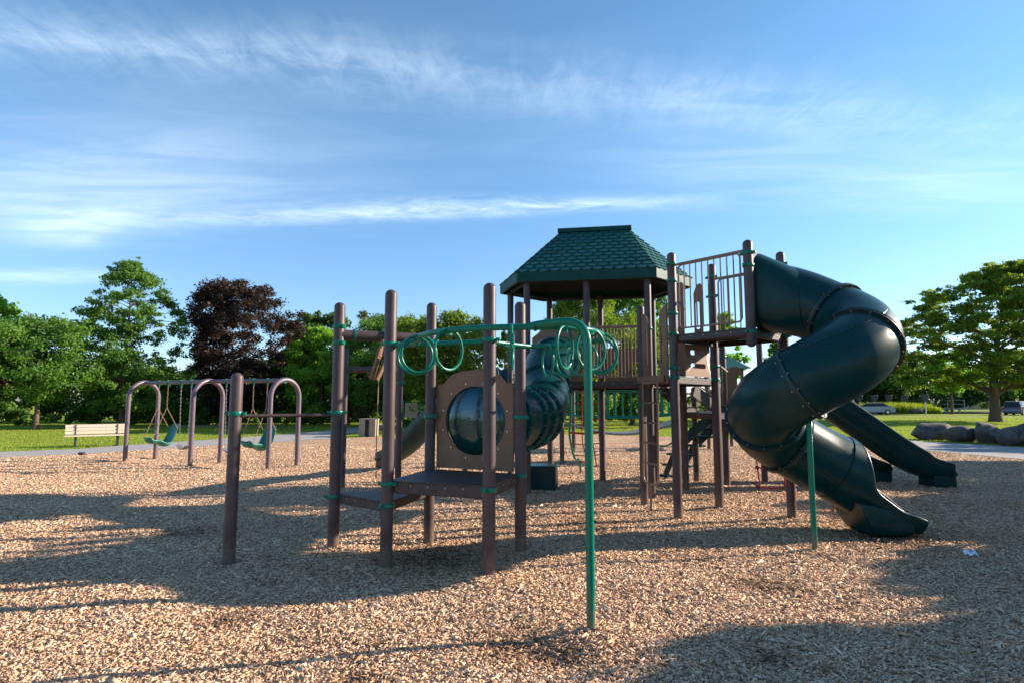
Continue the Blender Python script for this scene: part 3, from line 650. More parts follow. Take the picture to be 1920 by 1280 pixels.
# stair from the middle deck down to the right
A_, B_ = V((3.22, 10.6, 1.80)), V((4.05, 11.25, 1.30))
b = MB()
for off in (0, .7):
    o3 = V((-.6, .77, 0))*off
    d = B_-A_; tilt = Matrix(((d.normalized()), (V((-d.y, d.x, 0)).normalized()), (d.normalized().cross(V((-d.y, d.x, 0)).normalized())))).transposed()
    b.box(tuple((A_+B_)/2+o3), (d.length, .02, .22), tilt=tilt)
for k in range(4):
    c = A_.lerp(B_, (k+.5)/4)+V((-.6, .77, 0))*.35; b.box(tuple(c), (.26, .68, .02), math.atan2(.65, .83))
b.build('stair', M['deck'], PS)
barrier((3.22, 10.58), (4.05, 11.23), 1.95, 2.62, 6, name='stair_rail', inset=.02, z0b=1.45, z1b=2.15)
# dark moulded climber from the lower deck to the ground
b = MB(); cl = catmull([(4.3, 11.9, 1.4), (3.95, 12.3, 1.05), (3.62, 12.65, .6), (3.42, 12.95, .02)], 5)
for side in (-.34, .34):
    ring = []
    for p in cl: ring.append([p+V((.7*side, .7*side, -.10)), p+V((.7*side+.03, .7*side+.03, -.10)), p+V((.7*side+.03, .7*side+.03, .14)), p+V((.7*side, .7*side, .14))])
    b.loft(ring)
for p in cl[1::2]: b.box((p.x+.01, p.y+.01, p.z), (.16, .66, .04), R(-45+90))
b.build('step_climber', M['slide'], PS)

# roof
cen = (V(F1)+V(B3))/2
hexp = [LT, F1, F3, M5, B3, B1]
ev = []
for p in hexp:
    d = (V(p)-cen); ev.append(cen+d+d.normalized()*.20)
ax = (V(F3)-V(F1)).normalized(); rl = cen-ax*.60; rr_ = cen+ax*.66; ZE, ZR = 3.87, 4.88
E3 = [V((p.x, p.y, ZE)) for p in ev]; RL = V((rl.x, rl.y, ZR)); RR = V((rr_.x, rr_.y, ZR))
faces = [(E3[0], E3[1], RL, RL), (E3[1], E3[2], RR, RL), (E3[2], E3[3], RR, RR), (E3[3], E3[4], RR, RR), (E3[4], E3[5], RL, RR), (E3[5], E3[0], RL, RL)]
b = MB()
for f in faces:
    if (f[2]-f[3]).length < .01: b.add([f[0], f[1], f[2]], [(0, 1, 2)])
    else: b.add(list(f), [(0, 1, 2, 3)])
up_ = V((0, 0, .02))
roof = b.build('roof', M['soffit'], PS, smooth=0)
b = MB(); rows = 12
for bl, br, tr, tl in faces:
    nrm = (br-bl).cross((tr+tl)/2-bl).normalized()
    if nrm.z < 0: nrm = -nrm
    sdir = (br-bl).normalized(); vdir = nrm.cross(sdir).normalized()
    H_ = ((tr-bl).dot(vdir)); sl = (tl-bl).dot(sdir); sr = (tr-bl).dot(sdir); W0 = (br-bl).length
    rh = H_/rows; tw = .19
    for i in range(rows):
        v0 = i*rh; lo_ = lambda v_: sl*min(1, v_/H_); hi_ = lambda v_: W0+(sr-W0)*min(1, v_/H_)
        k0 = int(math.floor(lo_(v0)/tw))-1; k1 = int(math.ceil(hi_(v0)/tw))+1
        for k in range(k0, k1):
            s0 = (k+(.5 if i % 2 else 0))*tw
            prof = [(s0+.004, v0+rh*.55)]+[(s0+tw/2-(tw/2-.004)*math.cos(R(a_)), v0+rh*.55-rh*.60*math.sin(R(a_))**.8) for a_ in (5, 20, 40, 65, 90, 115, 140, 160, 175)]+[(s0+tw-.004, v0+rh*.55), (s0+tw-.004, v0+rh*1.5), (s0+.004, v0+rh*1.5)]
            q = [(min(max(s_, lo_(v_)), hi_(v_)), min(v_, H_)) for s_, v_ in prof]
            if max(a_[0] for a_ in q)-min(a_[0] for a_ in q) < .03: continue
            lift = lambda v_: .012+.030*(1-(v_-v0+rh*.02)/(rh*1.5))
            jit = random.uniform(-.002, .002)
            top = [bl+sdir*s_+vdir*v_+nrm*(max(.004, lift(v_))+jit) for s_, v_ in q]; bot = [bl+sdir*s_+vdir*v_+nrm*.001 for s_, v_ in q]
            n = len(q); b.add(top+bot, [tuple(range(n))]+[(j, (j+1) % n, (j+1) % n+n, j+n) for j in range(n)])
b.build('shingles', M['shingle'], roof, smooth=0)
b = MB()
for i in range(6):
    p, q = E3[i], E3[(i+1) % 6]; c3 = V((cen.x, cen.y, ZE)); pi_ = p.lerp(c3, .018); qi_ = q.lerp(c3, .018)
    po = p+(p-c3).normalized()*.012; qo = q+(q-c3).normalized()*.012
    dz0, dz1 = V((0, 0, -.155)), V((0, 0, .022))
    b.add([po+dz0, qo+dz0, qo+dz1, po+dz1, pi_+dz0, qi_+dz0, qi_+dz1, pi_+dz1], [(0, 1, 2, 3), (4, 7, 6, 5), (0, 4, 5, 1), (3, 2, 6, 7), (0, 3, 7, 4), (1, 5, 6, 2)])
b.build('fascia', M['fascia'], roof, smooth=0, bevel=.004)
b = MB(); cc = (RL+RR)/2; b.box((cc.x, cc.y, ZR+.035), ((RR-RL).length+.16, .17, .085), math.atan2(ax.y, ax.x)); b.build('ridge_cap', M['fascia'], roof, bevel=.01)
b = MB()
for i in range(6):
    p, q = hexp[i], hexp[(i+1) % 6]; b.tube([(p[0], p[1], 3.74), (q[0], q[1], 3.74)], .03, 8)
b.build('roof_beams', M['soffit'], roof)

# ---------------- spiral tube slide
Cx, Cy, RS, rt = 3.52, 7.04, .535, .408
path = [V((3.40, 7.83, 2.96)), V((3.58, 7.68, 2.90)), V((3.76, 7.50, 2.80))]
for a_ in range(40, -271, -15):
    t_ = (47-a_)/317; zz = 2.72-1.66*t_ if t_ > 0 else 2.72
    path.append(V((Cx+RS*math.cos(R(a_)), Cy+RS*math.sin(R(a_)), zz)))
path += [V((3.80, 7.60, .90)), V((4.05, 7.59, .78))]
sp_ = catmull(path, 4)
rad = []
for i in range(len(sp_)):
    f = i/8; rad.append(rt+(.06*(1-min(1, f/1.1))))
SL = len(sp_)
b, fr = tube_shell(sp_, rad, 56, .02, (6, 22, 34, 50))
spiral = b.build('spiral_slide', M['slide'], PS); spiral['label'] = 'dark green spiral tube of the slide'
# find joints by angle
def idx_at(p): return min(range(SL), key=lambda i: (sp_[i]-V(p)).length)
def at_ang(a_): t_ = (47-a_)/317; return (Cx+RS*math.cos(R(a_)), Cy+RS*math.sin(R(a_)), 2.72-1.66*t_)
for a_ in (28, -48, -128, -205, -262):
    flange(spiral, fr[idx_at(at_ang(a_))], rt, .055, .032, 14)
b = MB()
for k_, i0, i1 in ((9, 12, 50), (20, 30, SL-2), (46, 14, 60), (52, 44, SL-2)):      # raised mould seams along the tube
    a_ = 2*math.pi*k_/56; b.tube([fr[i][0]+(fr[i][2]*math.cos(a_)+fr[i][3]*math.sin(a_))*(rt+.001) for i in range(i0, i1)], .0065, 6)
embed(spiral, b, M['slide'])
# entrance hood
T = plane_T(M8, M7); WH = hand(M8, M7)
b = MB(); b.poly(slot(.085, WH-.085, 2.54, 3.50, 5) if 0 else [(.085, 2.54), (WH-.085, 2.54), (WH-.085, 3.40), (WH-.2, 3.52), (.2, 3.52), (.085, 3.46)], [circle(WH/2, 2.98, .44, 44)], .05, T)
hood = b.build('entrance_hood', M['slide'], spiral, bevel=.01)
# hood body widening towards the deck
b = MB(); d0 = V((M7[0]-M8[0], M7[1]-M8[1], 0)).normalized(); ce = V(((M7[0]+M8[0])/2, (M7[1]+M8[1])/2, 0)); od = V((d0.y, -d0.x, 0))
def hoodring(t_):
    o_ = []; c = (ce+od*.02+V((0, 0, 3.02))).lerp(sp_[idx_at((3.76, 7.5, 2.80))], t_)
    fx = d0.lerp(fr[8][2], t_).normalized() if fr[8][2].dot(d0) > 0 else d0.lerp(-fr[8][2], t_).normalized()
    for k in range(40):
        a_ = 2*math.pi*k/40; ca, sa = math.cos(a_), math.sin(a_); e_ = 4.5*(1-t_)+2.0*t_
        q = (abs(ca)**e_+abs(sa)**e_)**(-1/e_)
        o_.append(c+fx*(ca*q*(.50*(1-t_)+(rt+.02)*t_))+V((0, 0, 1))*(sa*q*(.50*(1-t_)+(rt+.02)*t_)))
    return o_
b.loft([hoodring(t_) for t_ in (0, .15, .3, .5, .7, .85, 1.0)], True, False)
b.build('entrance_shroud', M['slide'], spiral)
# open exit chute
ex_path = catmull([(4.02, 7.59, .795), (4.18, 7.58, .71), (4.35, 7.56, .625), (4.53, 7.52, .54), (4.71, 7.48, .48), (4.88, 7.44, .475)], 5)
rings = []; n = len(ex_path)
for i, p in enumerate(ex_path):
    t_ = (ex_path[min(n-1, i+1)]-ex_path[max(0, i-1)]).normalized(); x = t_.cross(V((0, 0, 1))).normalized(); y = x.cross(t_).normalized()
    s_ = i/(n-1); op = R(2+128*(s_**.55)) if s_ > 0 else R(2)
    op = R(float(np.interp(s_, [0, .1, .22, .38, .62, .85, 1], [3, 22, 52, 84, 98, 112, 126]))); bank = R(float(np.interp(s_, [0, .3, .8, 1], [0, 13, 8, 0])))
    x, y = x*math.cos(bank)-y*math.sin(bank), y*math.cos(bank)+x*math.sin(bank)
    ro = rt+.01+.05*s_; ri = ro-.045; o_ = []
    K = 30
    for k in range(K+1):
        a_ = math.pi/2+op/1+(2*math.pi-2*op)*k/K; o_.append(p+x*ro*math.cos(a_)+y*ro*math.sin(a_))
    for k in range(K, -1, -1):
        a_ = math.pi/2+op+(2*math.pi-2*op)*k/K; o_.append(p+x*ri*math.cos(a_)+y*ri*math.sin(a_))
    rings.append(o_)
b = MB(); b.loft(rings, True, True); chute = b.build('exit_chute', M['slide'], spiral)
b = MB()
for sgn in (0, 30):     # rolled rim along both edges
    b.tube([ (r_[sgn]+r_[61-sgn])/2 for r_ in rings], .026, 10)
b.tube([(rings[-1][k]+rings[-1][61-k])/2 for k in range(0, 31, 2)], .028, 10)
b.build('chute_rim', M['slide'], spiral)
b = MB()
rq = lambda x0, x1, y0, y1, z0, z1: [V((x0, y0, z0)), V((x1, y0, z1)), V((x1, y1, z1)), V((x0, y1, z0))]
b.loft([rq(4.24, 4.72, 7.24, 7.72, .02, .02), rq(4.22, 4.73, 7.18, 7.78, .06, .06), rq(4.15, 4.70, 7.12, 7.84, .20, .14), rq(4.08, 4.66, 7.14, 7.84, .42, .30)]); b.build('chute_foot', M['slide'], spiral, bevel=.025)
b = MB(); b.post(3.25, 6.6, -.2, 1.46, .030, 16, dome=False); b.build('support_pole', M['green'], spiral)
b = MB(); b.tube([(3.25, 6.6, 1.42), (3.25, 6.6, 1.50)], [.05, .12], 16); b.tube([(3.25, 6.6, 1.45), (3.25, 6.6, 1.46)], .075, 16); b.build('pole_bracket', M['bolt'], spiral)
b = MB(); b.tube(arcpath([(4.28, 8.15, .1), (4.28, 8.15, 1.05), (4.42, 8.15, 1.05), (4.42, 8.15, .1)], .07), .017, 10); b.build('loop_handle', M['tanpipe'], PS)

# ---------------- straight chutes
def chute_slide(pts, hw, wall, name, m='slide', th=.03, parent=PS, foot=True):
    p_ = catmull(pts, 6); rings = []; n = len(p_)
    for i, p in enumerate(p_):
        t_ = (p_[min(n-1, i+1)]-p_[max(0, i-1)]).normalized(); x = t_.cross(V((0, 0, 1))).normalized(); y = x.cross(t_).normalized()
        s_ = i/(n-1); h = wall*(1 if s_ < .8 else 1-.45*(s_-.8)/.2)
        pr = [(-hw-.03, h), (-hw-.012, h+.03), (-hw+.02, h+.03), (-hw+.03, h)]
        inner = [(-hw+.04, .12), (-hw+.12, .02), (0, 0), (hw-.12, .02), (hw-.04, .12)]
        outer = [(hw+.02, .06), (hw-.10, -.05), (0, -.06), (-hw+.10, -.05), (-hw-.02, .06)]
        q = pr+inner+[(hw-.03, h), (hw-.02, h+.03), (hw+.012, h+.03), (hw+.03, h)]+outer
        rings.append([p+x*a_+y*c_ for a_, c_ in q])
    b = MB(); b.loft(rings); o = b.build(name, M[m], parent, smooth=50)
    if foot:
        e = p_[-1]; d = (p_[-1]-p_[-2]); d.z = 0; d.normalize(); s3 = V((d.y, -d.x, 0))
        b = MB(); b.box(tuple(e-d*.14+V((0, 0, -e.z/2+.02))), (.42, hw*1.7, e.z+.02), math.atan2(d.y, d.x)); b.build('chute_foot', M[m], o, bevel=.015)
        b = MB(); b.tube([e-s3*(hw+.02)+V((0, 0, .06)), e+V((0, 0, -.02)), e+s3*(hw+.02)+V((0, 0, .06))], .05, 10); b.build('end_lip', M[m], o)
    return o
s2 = chute_slide([(4.95, 11.6, 1.95), (5.4, 11.6, 1.82), (6.0, 11.6, 1.40), (6.6, 11.6, .98), (7.25, 11.6, .52), (7.75, 11.6, .25), (8.25, 11.6, .20)], .27, .38, 'straight_slide'); s2['label'] = 'long straight dark green chute'
s3 = chute_slide([(4.95, 12.3, 1.45), (5.5, 12.3, 1.15), (6.2, 12.3, .72), (6.9, 12.3, .34), (7.5, 12.3, .22)], .25, .22, 'straight_slide')
b = MB(); b.post(6.9, 11.9, -.2, .45, .03, 12, dome=False); b.build('support_pole', M['green'], s2)
s4 = chute_slide([(-.1, 11.9, 1.95), (-.5, 12.15, 1.85), (-1.2, 12.7, 1.45), (-1.85, 13.4, .95), (-2.35, 13.95, .50), (-2.8, 14.45, .22), (-3.1, 14.8, .18)], .24, .30, 'curved_slide')
s4['label'] = 'dark green chute running down to the left'
post(-.95, 12.4, 2.0)

# ---------------- overhead ring climber
zb = 2.155
oc = V((-.06, 5.30)); ORR = .83
def oc_pt(a_, r_=ORR): return V((oc.x+r_*math.cos(R(a_)), oc.y+r_*math.sin(R(a_)), zb))
rc = empty('dummy', (0, 0, 0), 'x', 'x'); bpy.data.objects.remove(rc)
bb = MB()
front = [V((-1.16, 5.93, zb)), V((-1.02, 5.80, zb))]+[oc_pt(a_) for a_ in range(160, 291, 6)]+[V((.36, 4.55, zb))]
front = catmull([(-1.17, 5.94, zb), (-.93, 5.72, zb), (-.86, 5.42, zb), (-.76, 5.02, zb), (-.52, 4.70, zb), (-.22, 4.52, zb), (.10, 4.46, zb), (.30, 4.48, zb)], 6)
bb.tube(front, .0245, 12)
ocl = bb.build('ring_climber_beam', M['green'], PS)
bb = MB(); back = catmull([(.20, 4.47, zb), (.42, 4.50, zb), (.62, 4.66, zb), (.76, 5.0, zb), (.80, 5.4, zb), (.66, 5.78, zb), (.36, 6.02, zb), (.05, 6.05, zb), (-.08, 5.85, zb), (-.15, 5.62, zb)], 6)
bb.tube(back, .0235, 12); bb.tube([(-1.17, 5.945, zb), (-.26, 5.585, zb)], .025, 12)
bb.tube([(-.17, 5.6, zb), (.18, 6.03, zb)], .02, 10)
bb.build('ring_climber_back_beam', M['green'], ocl)
bb = MB(); bb.tube(arcpath([(.545, 4.29, -.3), (.545, 4.29, 2.19), (.20, 4.46, 2.175), (.12, 4.465, zb)], .19, 9), .030, 16)
bb.build('ring_climber_pole', M['green'], ocl)
bb = MB(); bb.tube([(.165, 4.462, zb), (.185, 4.464, zb)], .032, 12); bb.build('splice_collar', M['flange'], ocl)
def hoop(parent, px_, py_, ang, r_=.150, top=None, drop=.0):
    # hoop in the upright plane at angle ang
    b = MB(); c = V((px_, py_, zb-.0-r_-drop)); d = V((math.cos(ang), math.sin(ang), 0))
    b.tube([c+d*r_*math.cos(2*math.pi*k/40)+V((0, 0, r_*1.06*math.sin(2*math.pi*k/40))) for k in range(40)], .0125, 10, False, True, up=(d.y, -d.x, 0))
    b.box((px_, py_, zb-.012), (.03, .05, .05), ang)
    return b.build('hanging_ring', M['green'], parent)
for p_, a_ in (((-.88, 5.50), 3), ((-.86, 5.28), 8), ((-.80, 5.12), 16), ((-.50, 4.70), 50), ((.0, 4.475), 88), ((.40, 4.50), 62), ((.62, 4.68), 35), ((.74, 4.98), 12), ((.80, 5.40), 0)):
    hoop(ocl, p_[0], p_[1], R(a_))
for p_, a_ in (((.68, 5.76), -28), ((.36, 6.02), -72), ((.55, 5.9), -45)): hoop(ocl, p_[0], p_[1], R(a_))
# horizontal pipe between P1 and P5, with a hinged tan flap and rope
pp = MB(); A_ = V((P1[0], P1[1], 2.33)); B_ = V((P5[0], P5[1], 2.33)); pp.tube([A_, B_], .058, 20)
pipe = pp.build('crossbar', M['post'], PS)
b = MB(); dd = (B_-A_).normalized()
for s_ in (.16, .47):
    b = MB(); c = A_.lerp(B_, s_); b.tube([c-dd*.012, c+dd*.012], .064 if s_ < .3 else .085, 20); b.build('pipe_collar', M['green'], pipe)
b = MB(); c = A_.lerp(B_, .47)
b.box((c.x-.02, c.y-.02, 2.20), (.03, .12, .2), 0, tilt=Matrix.Rotation(R(14), 3, 'Y')); b.box((c.x-.075, c.y-.02, 2.02), (.03, .16, .36), 0, tilt=Matrix.Rotation(R(16), 3, 'Y')); b.box((c.x+.0, c.y-.03, 1.98), (.02, .13, .30), 0, tilt=Matrix.Rotation(R(24), 3, 'Y'))
fl = b.build('hinged_flap', M['tan'], pipe, bevel=.004)
b = MB(); b.tube([(c.x-.05, c.y, 1.86), (c.x-.06, c.y, 1.2), (c.x-.055, c.y, .75)], .006, 6); b.build('pull_rope', M['rope'], pipe)
b = MB(); b.tube([(P0[0], P0[1], 1.455), (P1[0], P1[1], 1.455)], .0175, 10); b.build('crossbar', M['post'], PS)
b = MB(); b.tube([(-3.15, 11.3, 2.2), (-2.62, 11.3, 2.2)], .055, 14); b.build('crossbar', M['post'], PS)

# ---------------- net climber, rope ladder and bridge behind
def netclimber():
    y0 = 12.6
    L_ = [(1.22, 12.55, 1.85), (1.27, 13.0, 1.30), (1.27, 13.3, .85), (1.40, 13.55, .35), (1.52, 13.6, .28), (1.53, 13.6, -.1)]
    Rr = [(1.84, 12.55, 1.85), (1.90, 13.0, 1.30), (1.93, 13.3, .85), (2.02, 13.55, .35), (2.05, 13.6, -.1)]
    b = MB(); lp = catmull(L_, 6); rp = catmull(Rr, 6); b.tube(lp, .024, 10); b.tube(rp, .024, 10)
    o = b.build('net_climber_frame', M['green'], PS)
    b = MB()
    for s_ in (.02, .14, .30, .46, .60, .74, .9):
        p = lp[int(s_*(len(lp)-7))]; q = rp[int(s_*(len(rp)-1))]; m3 = (p+q)/2-V((0, 0, .03)); b.tube([p, m3, q], .011 if s_ != .46 else .022, 8)
    for f_ in (.4, .75):
        b.tube([lp[int(s_*(len(lp)-7))].lerp(rp[int(s_*(len(rp)-1))], f_) for s_ in (.02, .2, .4, .6, .9)], .013, 8)
    b.build('rope_net', M['red'], o)
netclimber()
def ropeladder():
    b = MB(); a_ = V((4.30, 10.65, 0)); c_ = V((4.68, 10.5, 0))
    for p in (a_, c_): b.tube([p+V((.04, 0, .12)), p+V((0, 0, .55)), p+V((-.02, .1, 1.35))], .014, 8)
    for z in (.12, .45, .80, 1.12): b.tube([a_+V((0, 0, z)), (a_+c_)/2+V((0, 0, z-.02)), c_+V((0, 0, z+.02))], .013, 8)
    o = b.build('rope_ladder', M['red'], PS)
    b = MB()
    for p in (a_, c_):
        for z in (.12, .45, .8): b.box((p.x, p.y, z), (.045, .045, .05), .3)
    embed(o, b, M['black'])
    b = MB(); b.tube([a_+V((-.02, .1, 1.35)), c_+V((-.02, .1, 1.35))], .024, 8); b.tube([(4.28, 10.75, 1.35), (4.9, 11.12, 1.38)], .02, 8); b.build('rope_ladder_bar', M['green'], o)
ropeladder()
b = MB(); A_ = V((1.28, 15.5, 0)); B_ = V((4.45, 15.7, 0)); K = 20; rings = []
for k in range(K+1):
    s_ = k/K; p = A_.lerp(B_, s_); z = 1.12-.34*math.sin(math.pi*s_)
    rings.append([p+V((0, -.0, z)), p+V((0, 1.0, z)), p+V((0, 1.0, z-.05)), p+V((0, 0, z-.05))])
b.loft(rings); br = b.build('sagging_bridge', M['bridge'], PS)
b = MB()
for k in range(1, 24):
    s_ = k/24; p = A_.lerp(B_, s_); z = 1.12-.34*math.sin(math.pi*s_)-.03; b.tube([p+V((0, -.006, z)), p+V((0, -.02, z))], .012, 6)
embed(br, b, M['bolt'])
for off in (0, 1.0):
    b = MB(); d = V((0, off, 0))
    top = [A_.lerp(B_, k/10)+d+V((0, 0, 1.90-.02*math.sin(math.pi*k/10))) for k in range(11)]; low = [A_.lerp(B_, k/10)+d+V((0, 0, 1.27-.09*math.sin(math.pi*k/10))) for k in range(11)]
    b.tube(top, .035, 10); b.tube(low, .024, 10)
    for k in range(15):
        s_ = (k+.5)/15; i = s_*10; j = int(i); f_ = i-j; b.tube([top[j].lerp(top[j+1], f_), low[j].lerp(low[j+1], f_)], .018 if k % 3 else .03, 8)
    b.build('bridge_rail', M['green'], PS)
b = MB(); c = V((0, 0, 0)); b.tube([V((3.55, 14.2, .86))+V((.3*math.cos(R(a_)), 0, .3*math.sin(R(a_)))) for a_ in range(-150, -20, 12)], .02, 8); b.build('bent_handhold', M['green'], PS)

# small shelter tower beyond
SH = empty('play_tower', (7.25, 21.0, 0), 'small green hip-roofed play tower with tan panels behind the brown posts', 'play tower')
for dx in (-.6, .6):
    for dy in (-.6, .6): post(7.25+dx, 21+dy, 2.75, parent=SH)
b = MB(); c8 = [(7.25+dx, 21+dy, 2.72) for dx, dy in ((-.85, -.85), (.85, -.85), (.85, .85), (-.85, .85))]
b.add(c8+[(7.25, 21.0, 3.35)], [(0, 1, 4), (1, 2, 4), (2, 3, 4), (3, 0, 4), (3, 2, 1, 0)]); b.build('roof', M['shingle'], SH, smooth=0)
T = plane_T((6.65, 20.4), (7.85, 20.4)); b = MB(); b.poly([(.08, 1.2), (1.12, 1.2), (1.12, 2.0), (.08, 2.0)], [slot(.3, .9, 1.5, 1.8)], .03, T); b.build('panel', M['tan'], SH)
b = MB(); b.box((7.25, 21, 1.15), (1.15, 1.15, .08)); b.build('deck', M['deck'], SH)

# ------------------------------------------------------------------ swings
SW = empty('swing_set', (-8.0, 16.0, 0), 'mauve arched swing frame with three hoops standing left of the play structure', 'swing set')
AR = [((-10.61, 16.61), (-10.25, 17.4)), ((-8.09, 15.24), (-7.73, 16.04)), ((-5.84, 14.52), (-5.41, 15.24))]
tops = []
for a_, c_ in AR:
    A_ = V((*a_, 0)); C_ = V((*c_, 0)); mdp = (A_+C_)/2; hd = (C_-A_)/2; zt = 2.14-.0; hh = .44
    pts = [A_+V((0, 0, -.2)), A_+V((0, 0, .8))]+[mdp-hd*math.cos(R(q))+V((0, 0, zt-hh+hh*math.sin(R(q)))) for q in range(0, 181, 12)]+[C_+V((0, 0, .8)), C_+V((0, 0, -.2))]
    b = MB(); b.tube(pts, .058, 16, up=(hd.y, -hd.x, 0)); b.build('arch_leg_frame', M['swingpost'], SW); tops.append(mdp+V((0, 0, zt-.02)))
b = MB(); b.tube([tops[0], tops[1]], .052, 14); b.tube([tops[1], tops[2]], .052, 14); beam = b.build('top_beam', M['swingpost'], SW)
def beamp(t_):
    q = t_*2; return tops[0].lerp(tops[1], q) if q < 1 else tops[1].lerp(tops[2], q-1)
b = MB(); bd = (tops[2]-tops[0]).normalized()
for t_ in (.118, .192, .294, .372, .618, .69, .796, .885):
    c = beamp(t_); b = MB(); b.tube([c-bd*.02, c+bd*.02], .064, 14); b.box((c.x, c.y, c.z-.075), (.03, .03, .06)); b.build('swing_hanger', M['green'], SW)
b = MB()
for t_ in (.985, 1.0):
    c = beamp(t_-.001); b.tube([c-bd*.012, c+bd*.012], .072, 14)
b.build('beam_clamp', M['green'], SW)
fd = V((bd.y, -bd.x, 0)).normalized()      # swings face this way (towards the path)
if fd.y > 0: fd = -fd
def chainmesh(b, p, q, r_=.008):
    n = max(4, int((q-p).length/.05)); d = (q-p)/n; dn = d.normalized(); s1 = dn.cross(V((1, 0, 0))).normalized(); s2_ = dn.cross(s1)
    for k in range(n):
        c = p+d*(k+.5); w_ = s1 if k % 2 else s2_; b.tube([c-d*.55, c-d*.3+w_*.011, c+d*.3+w_*.011, c+d*.55, c+d*.3-w_*.011, c-d*.3-w_*.011], r_*.55, 5, False, True)
def bucket(t0, t1, name_label, zs=.42):
    p0, p1 = beamp(t0), beamp(t1); c = (p0+p1)/2; side = (p1-p0).normalized(); side.z = 0; side.normalize()
    root = empty('adaptive_swing', (c.x, c.y, zs), name_label, 'swing', 'green bucket swings')
    prof = [(.40, .10), (.36, .02), (.26, -.02), (.12, .00), (.0, -.08), (-.12, -.12), (-.22, -.06), (-.30, .10), (-.38, .28), (-.46, .46)]
    wd = [.14, .17, .17, .18, .20, .20, .20, .19, .17, .12]; rings = []
    for (f_, z_), w_ in zip(prof, wd):
        o3 = V((c.x, c.y, zs))+fd*f_+V((0, 0, z_)); e = .07
        rings.append([o3+side*-w_+V((0, 0, e)), o3+side*(-w_*.85), o3+side*0+V((0, 0, -.02)), o3+side*(w_*.85), o3+side*w_+V((0, 0, e)), o3+side*(w_+.02)+V((0, 0, e-.01)), o3+side*(w_*.9)+V((0, 0, -.035)), o3+V((0, 0, -.055)), o3-side*(w_*.9)+V((0, 0, -.035)), o3-side*(w_+.02)+V((0, 0, e-.01))])
    b = MB(); b.loft(rings); s_ = b.build('seat', M['greencoat'], root, smooth=60); md = s_.modifiers.new('round', 'SUBSURF'); md.levels = md.render_levels = 1
    for p, sg in ((p0, -1), (p1, 1)):
        b = MB(); base_ = V((c.x, c.y, zs))+side*sg*.2
        jn = p.lerp(base_+V((0, 0, .35)), .55)
        chainmesh(b, p+V((0, 0, -.1)), jn); chainmesh(b, jn, base_+fd*.36+V((0, 0, .08))); chainmesh(b, jn, base_-fd*.36+V((0, 0, .34)))
        b.build('chain', M['rope'], root)
    return root
def beltswing(p0, p1, zs, label, group, m='belt', lean=0.0, fdir=None):
    c = (p0+p1)/2; side = (p1-p0); side.z = 0; hw = side.length/2*.8; side.normalize(); f3 = fdir or V((side.y, -side.x, 0))
    c = c+f3*lean
    root = empty('belt_swing', (c.x, c.y, zs), label, 'swing', group); b = MB(); rings = []
    for k in range(11):
        s_ = -1+k/5; z = zs-.11*(1-s_*s_)+.08; o3 = V((c.x, c.y, z))+side*hw*s_
        rings.append([o3+f3*.07, o3+f3*.07+V((0, 0, .014)), o3-f3*.07+V((0, 0, .014)), o3-f3*.07])
    b.loft(rings); b.build('seat', M[m], root)
    for p, sg in ((p0, -1), (p1, 1)):
        b = MB(); chainmesh(b, p+V((0, 0, -.1)), V((c.x, c.y, zs+.09))+side*hw*sg); b.build('chain', M['chain'], root)
    return root
bucket(.118, .192, 'green bucket swing seat hanging beside the arch nearest the bench', .52)
bucket(.796, .885, 'green bucket swing seat hanging by the arch nearest the play structure', .52)
beltswing(beamp(.294), beamp(.372), .36, 'grey belt swing hanging between the green bucket swing and the middle arch', 'belt swings')
beltswing(beamp(.618), beamp(.69), .34, 'grey belt swing half hidden behind the short brown post', 'belt swings')
# distant green swing set
FS = empty('swing_set', (-16.3, 46, 0), 'thin bright green swing frame far back in front of the dark hedge', 'swing set')
b = MB(); b.tube([(-20.4, 46, 2.25), (-12.8, 46, 2.25)], .05, 10); b.build('top_beam', M['greencoat'], FS)
for x in (-20.4, -16.4, -12.8):
    for dy in (-.8, .8) if x != -16.4 else (0,):
        b = MB(); b.tube([(x, 46, 2.35), (x, 46+dy, -.2)], .055, 10); b.build('leg', M['greencoat'], FS)
beltswing(V((-17.75, 46, 2.25)), V((-17.25, 46, 2.25)), .6, 'small pale-chained swing left of the bright green pole, far back', 'distant belt swings', 'black')
beltswing(V((-15.5, 46, 2.25)), V((-15.0, 46, 2.25)), .6, 'small pale-chained swing right of the bright green pole, far back', 'distant belt swings', 'black')

# ------------------------------------------------------------------ bench, bin, board
def bench():
    c = V((-14.85, 21.6, 0)); an = R(36); d = V((math.cos(an), math.sin(an), 0)); f = V((d.y, -d.x, 0))
    root = empty('park_bench', c, 'pale timber park bench with black iron legs on the grass by the footpath', 'bench')
    for k, (off, z) in enumerate(((-.22, .40), (-.08, .40), (.06, .40))):
        b = MB(); p = c-f*off+V((0, 0, z)); b.box(tuple(p), (1.86, .125, .035), an); b.build('seat_plank', M['plank'], root, bevel=.004)
    for z, o_ in ((.50, .20), (.62, .225), (.735, .25)):
        b = MB(); p = c-f*o_+V((0, 0, z)); b.box(tuple(p), (1.86, .03, .105), an); b.build('back_plank', M['plank'], root, bevel=.004)
    for s_ in (-.62, .62):
        b = MB(); p = c+d*s_
        for q, sz in ((V((0, 0, .2)), (.07, .10, .40)),): 
            b.box(tuple(p+f*.12+q), sz, an); b.box(tuple(p-f*.16+q), sz, an)
        b.box(tuple(p+V((0, 0, .355))), (.07, .42, .05), an); b.box(tuple(p+V((0, 0, .02))), (.09, .48, .04), an)
        b.tube([p-f*.16+V((0, 0, .36)), p-f*.23+V((0, 0, .78))], .022, 8); b.build('leg', M['iron'], root)
bench()
tb = empty('litter_bin', (-6.6, 27.8, 0), 'square litter bin of pale upright slats with a black opening', 'litter bin')
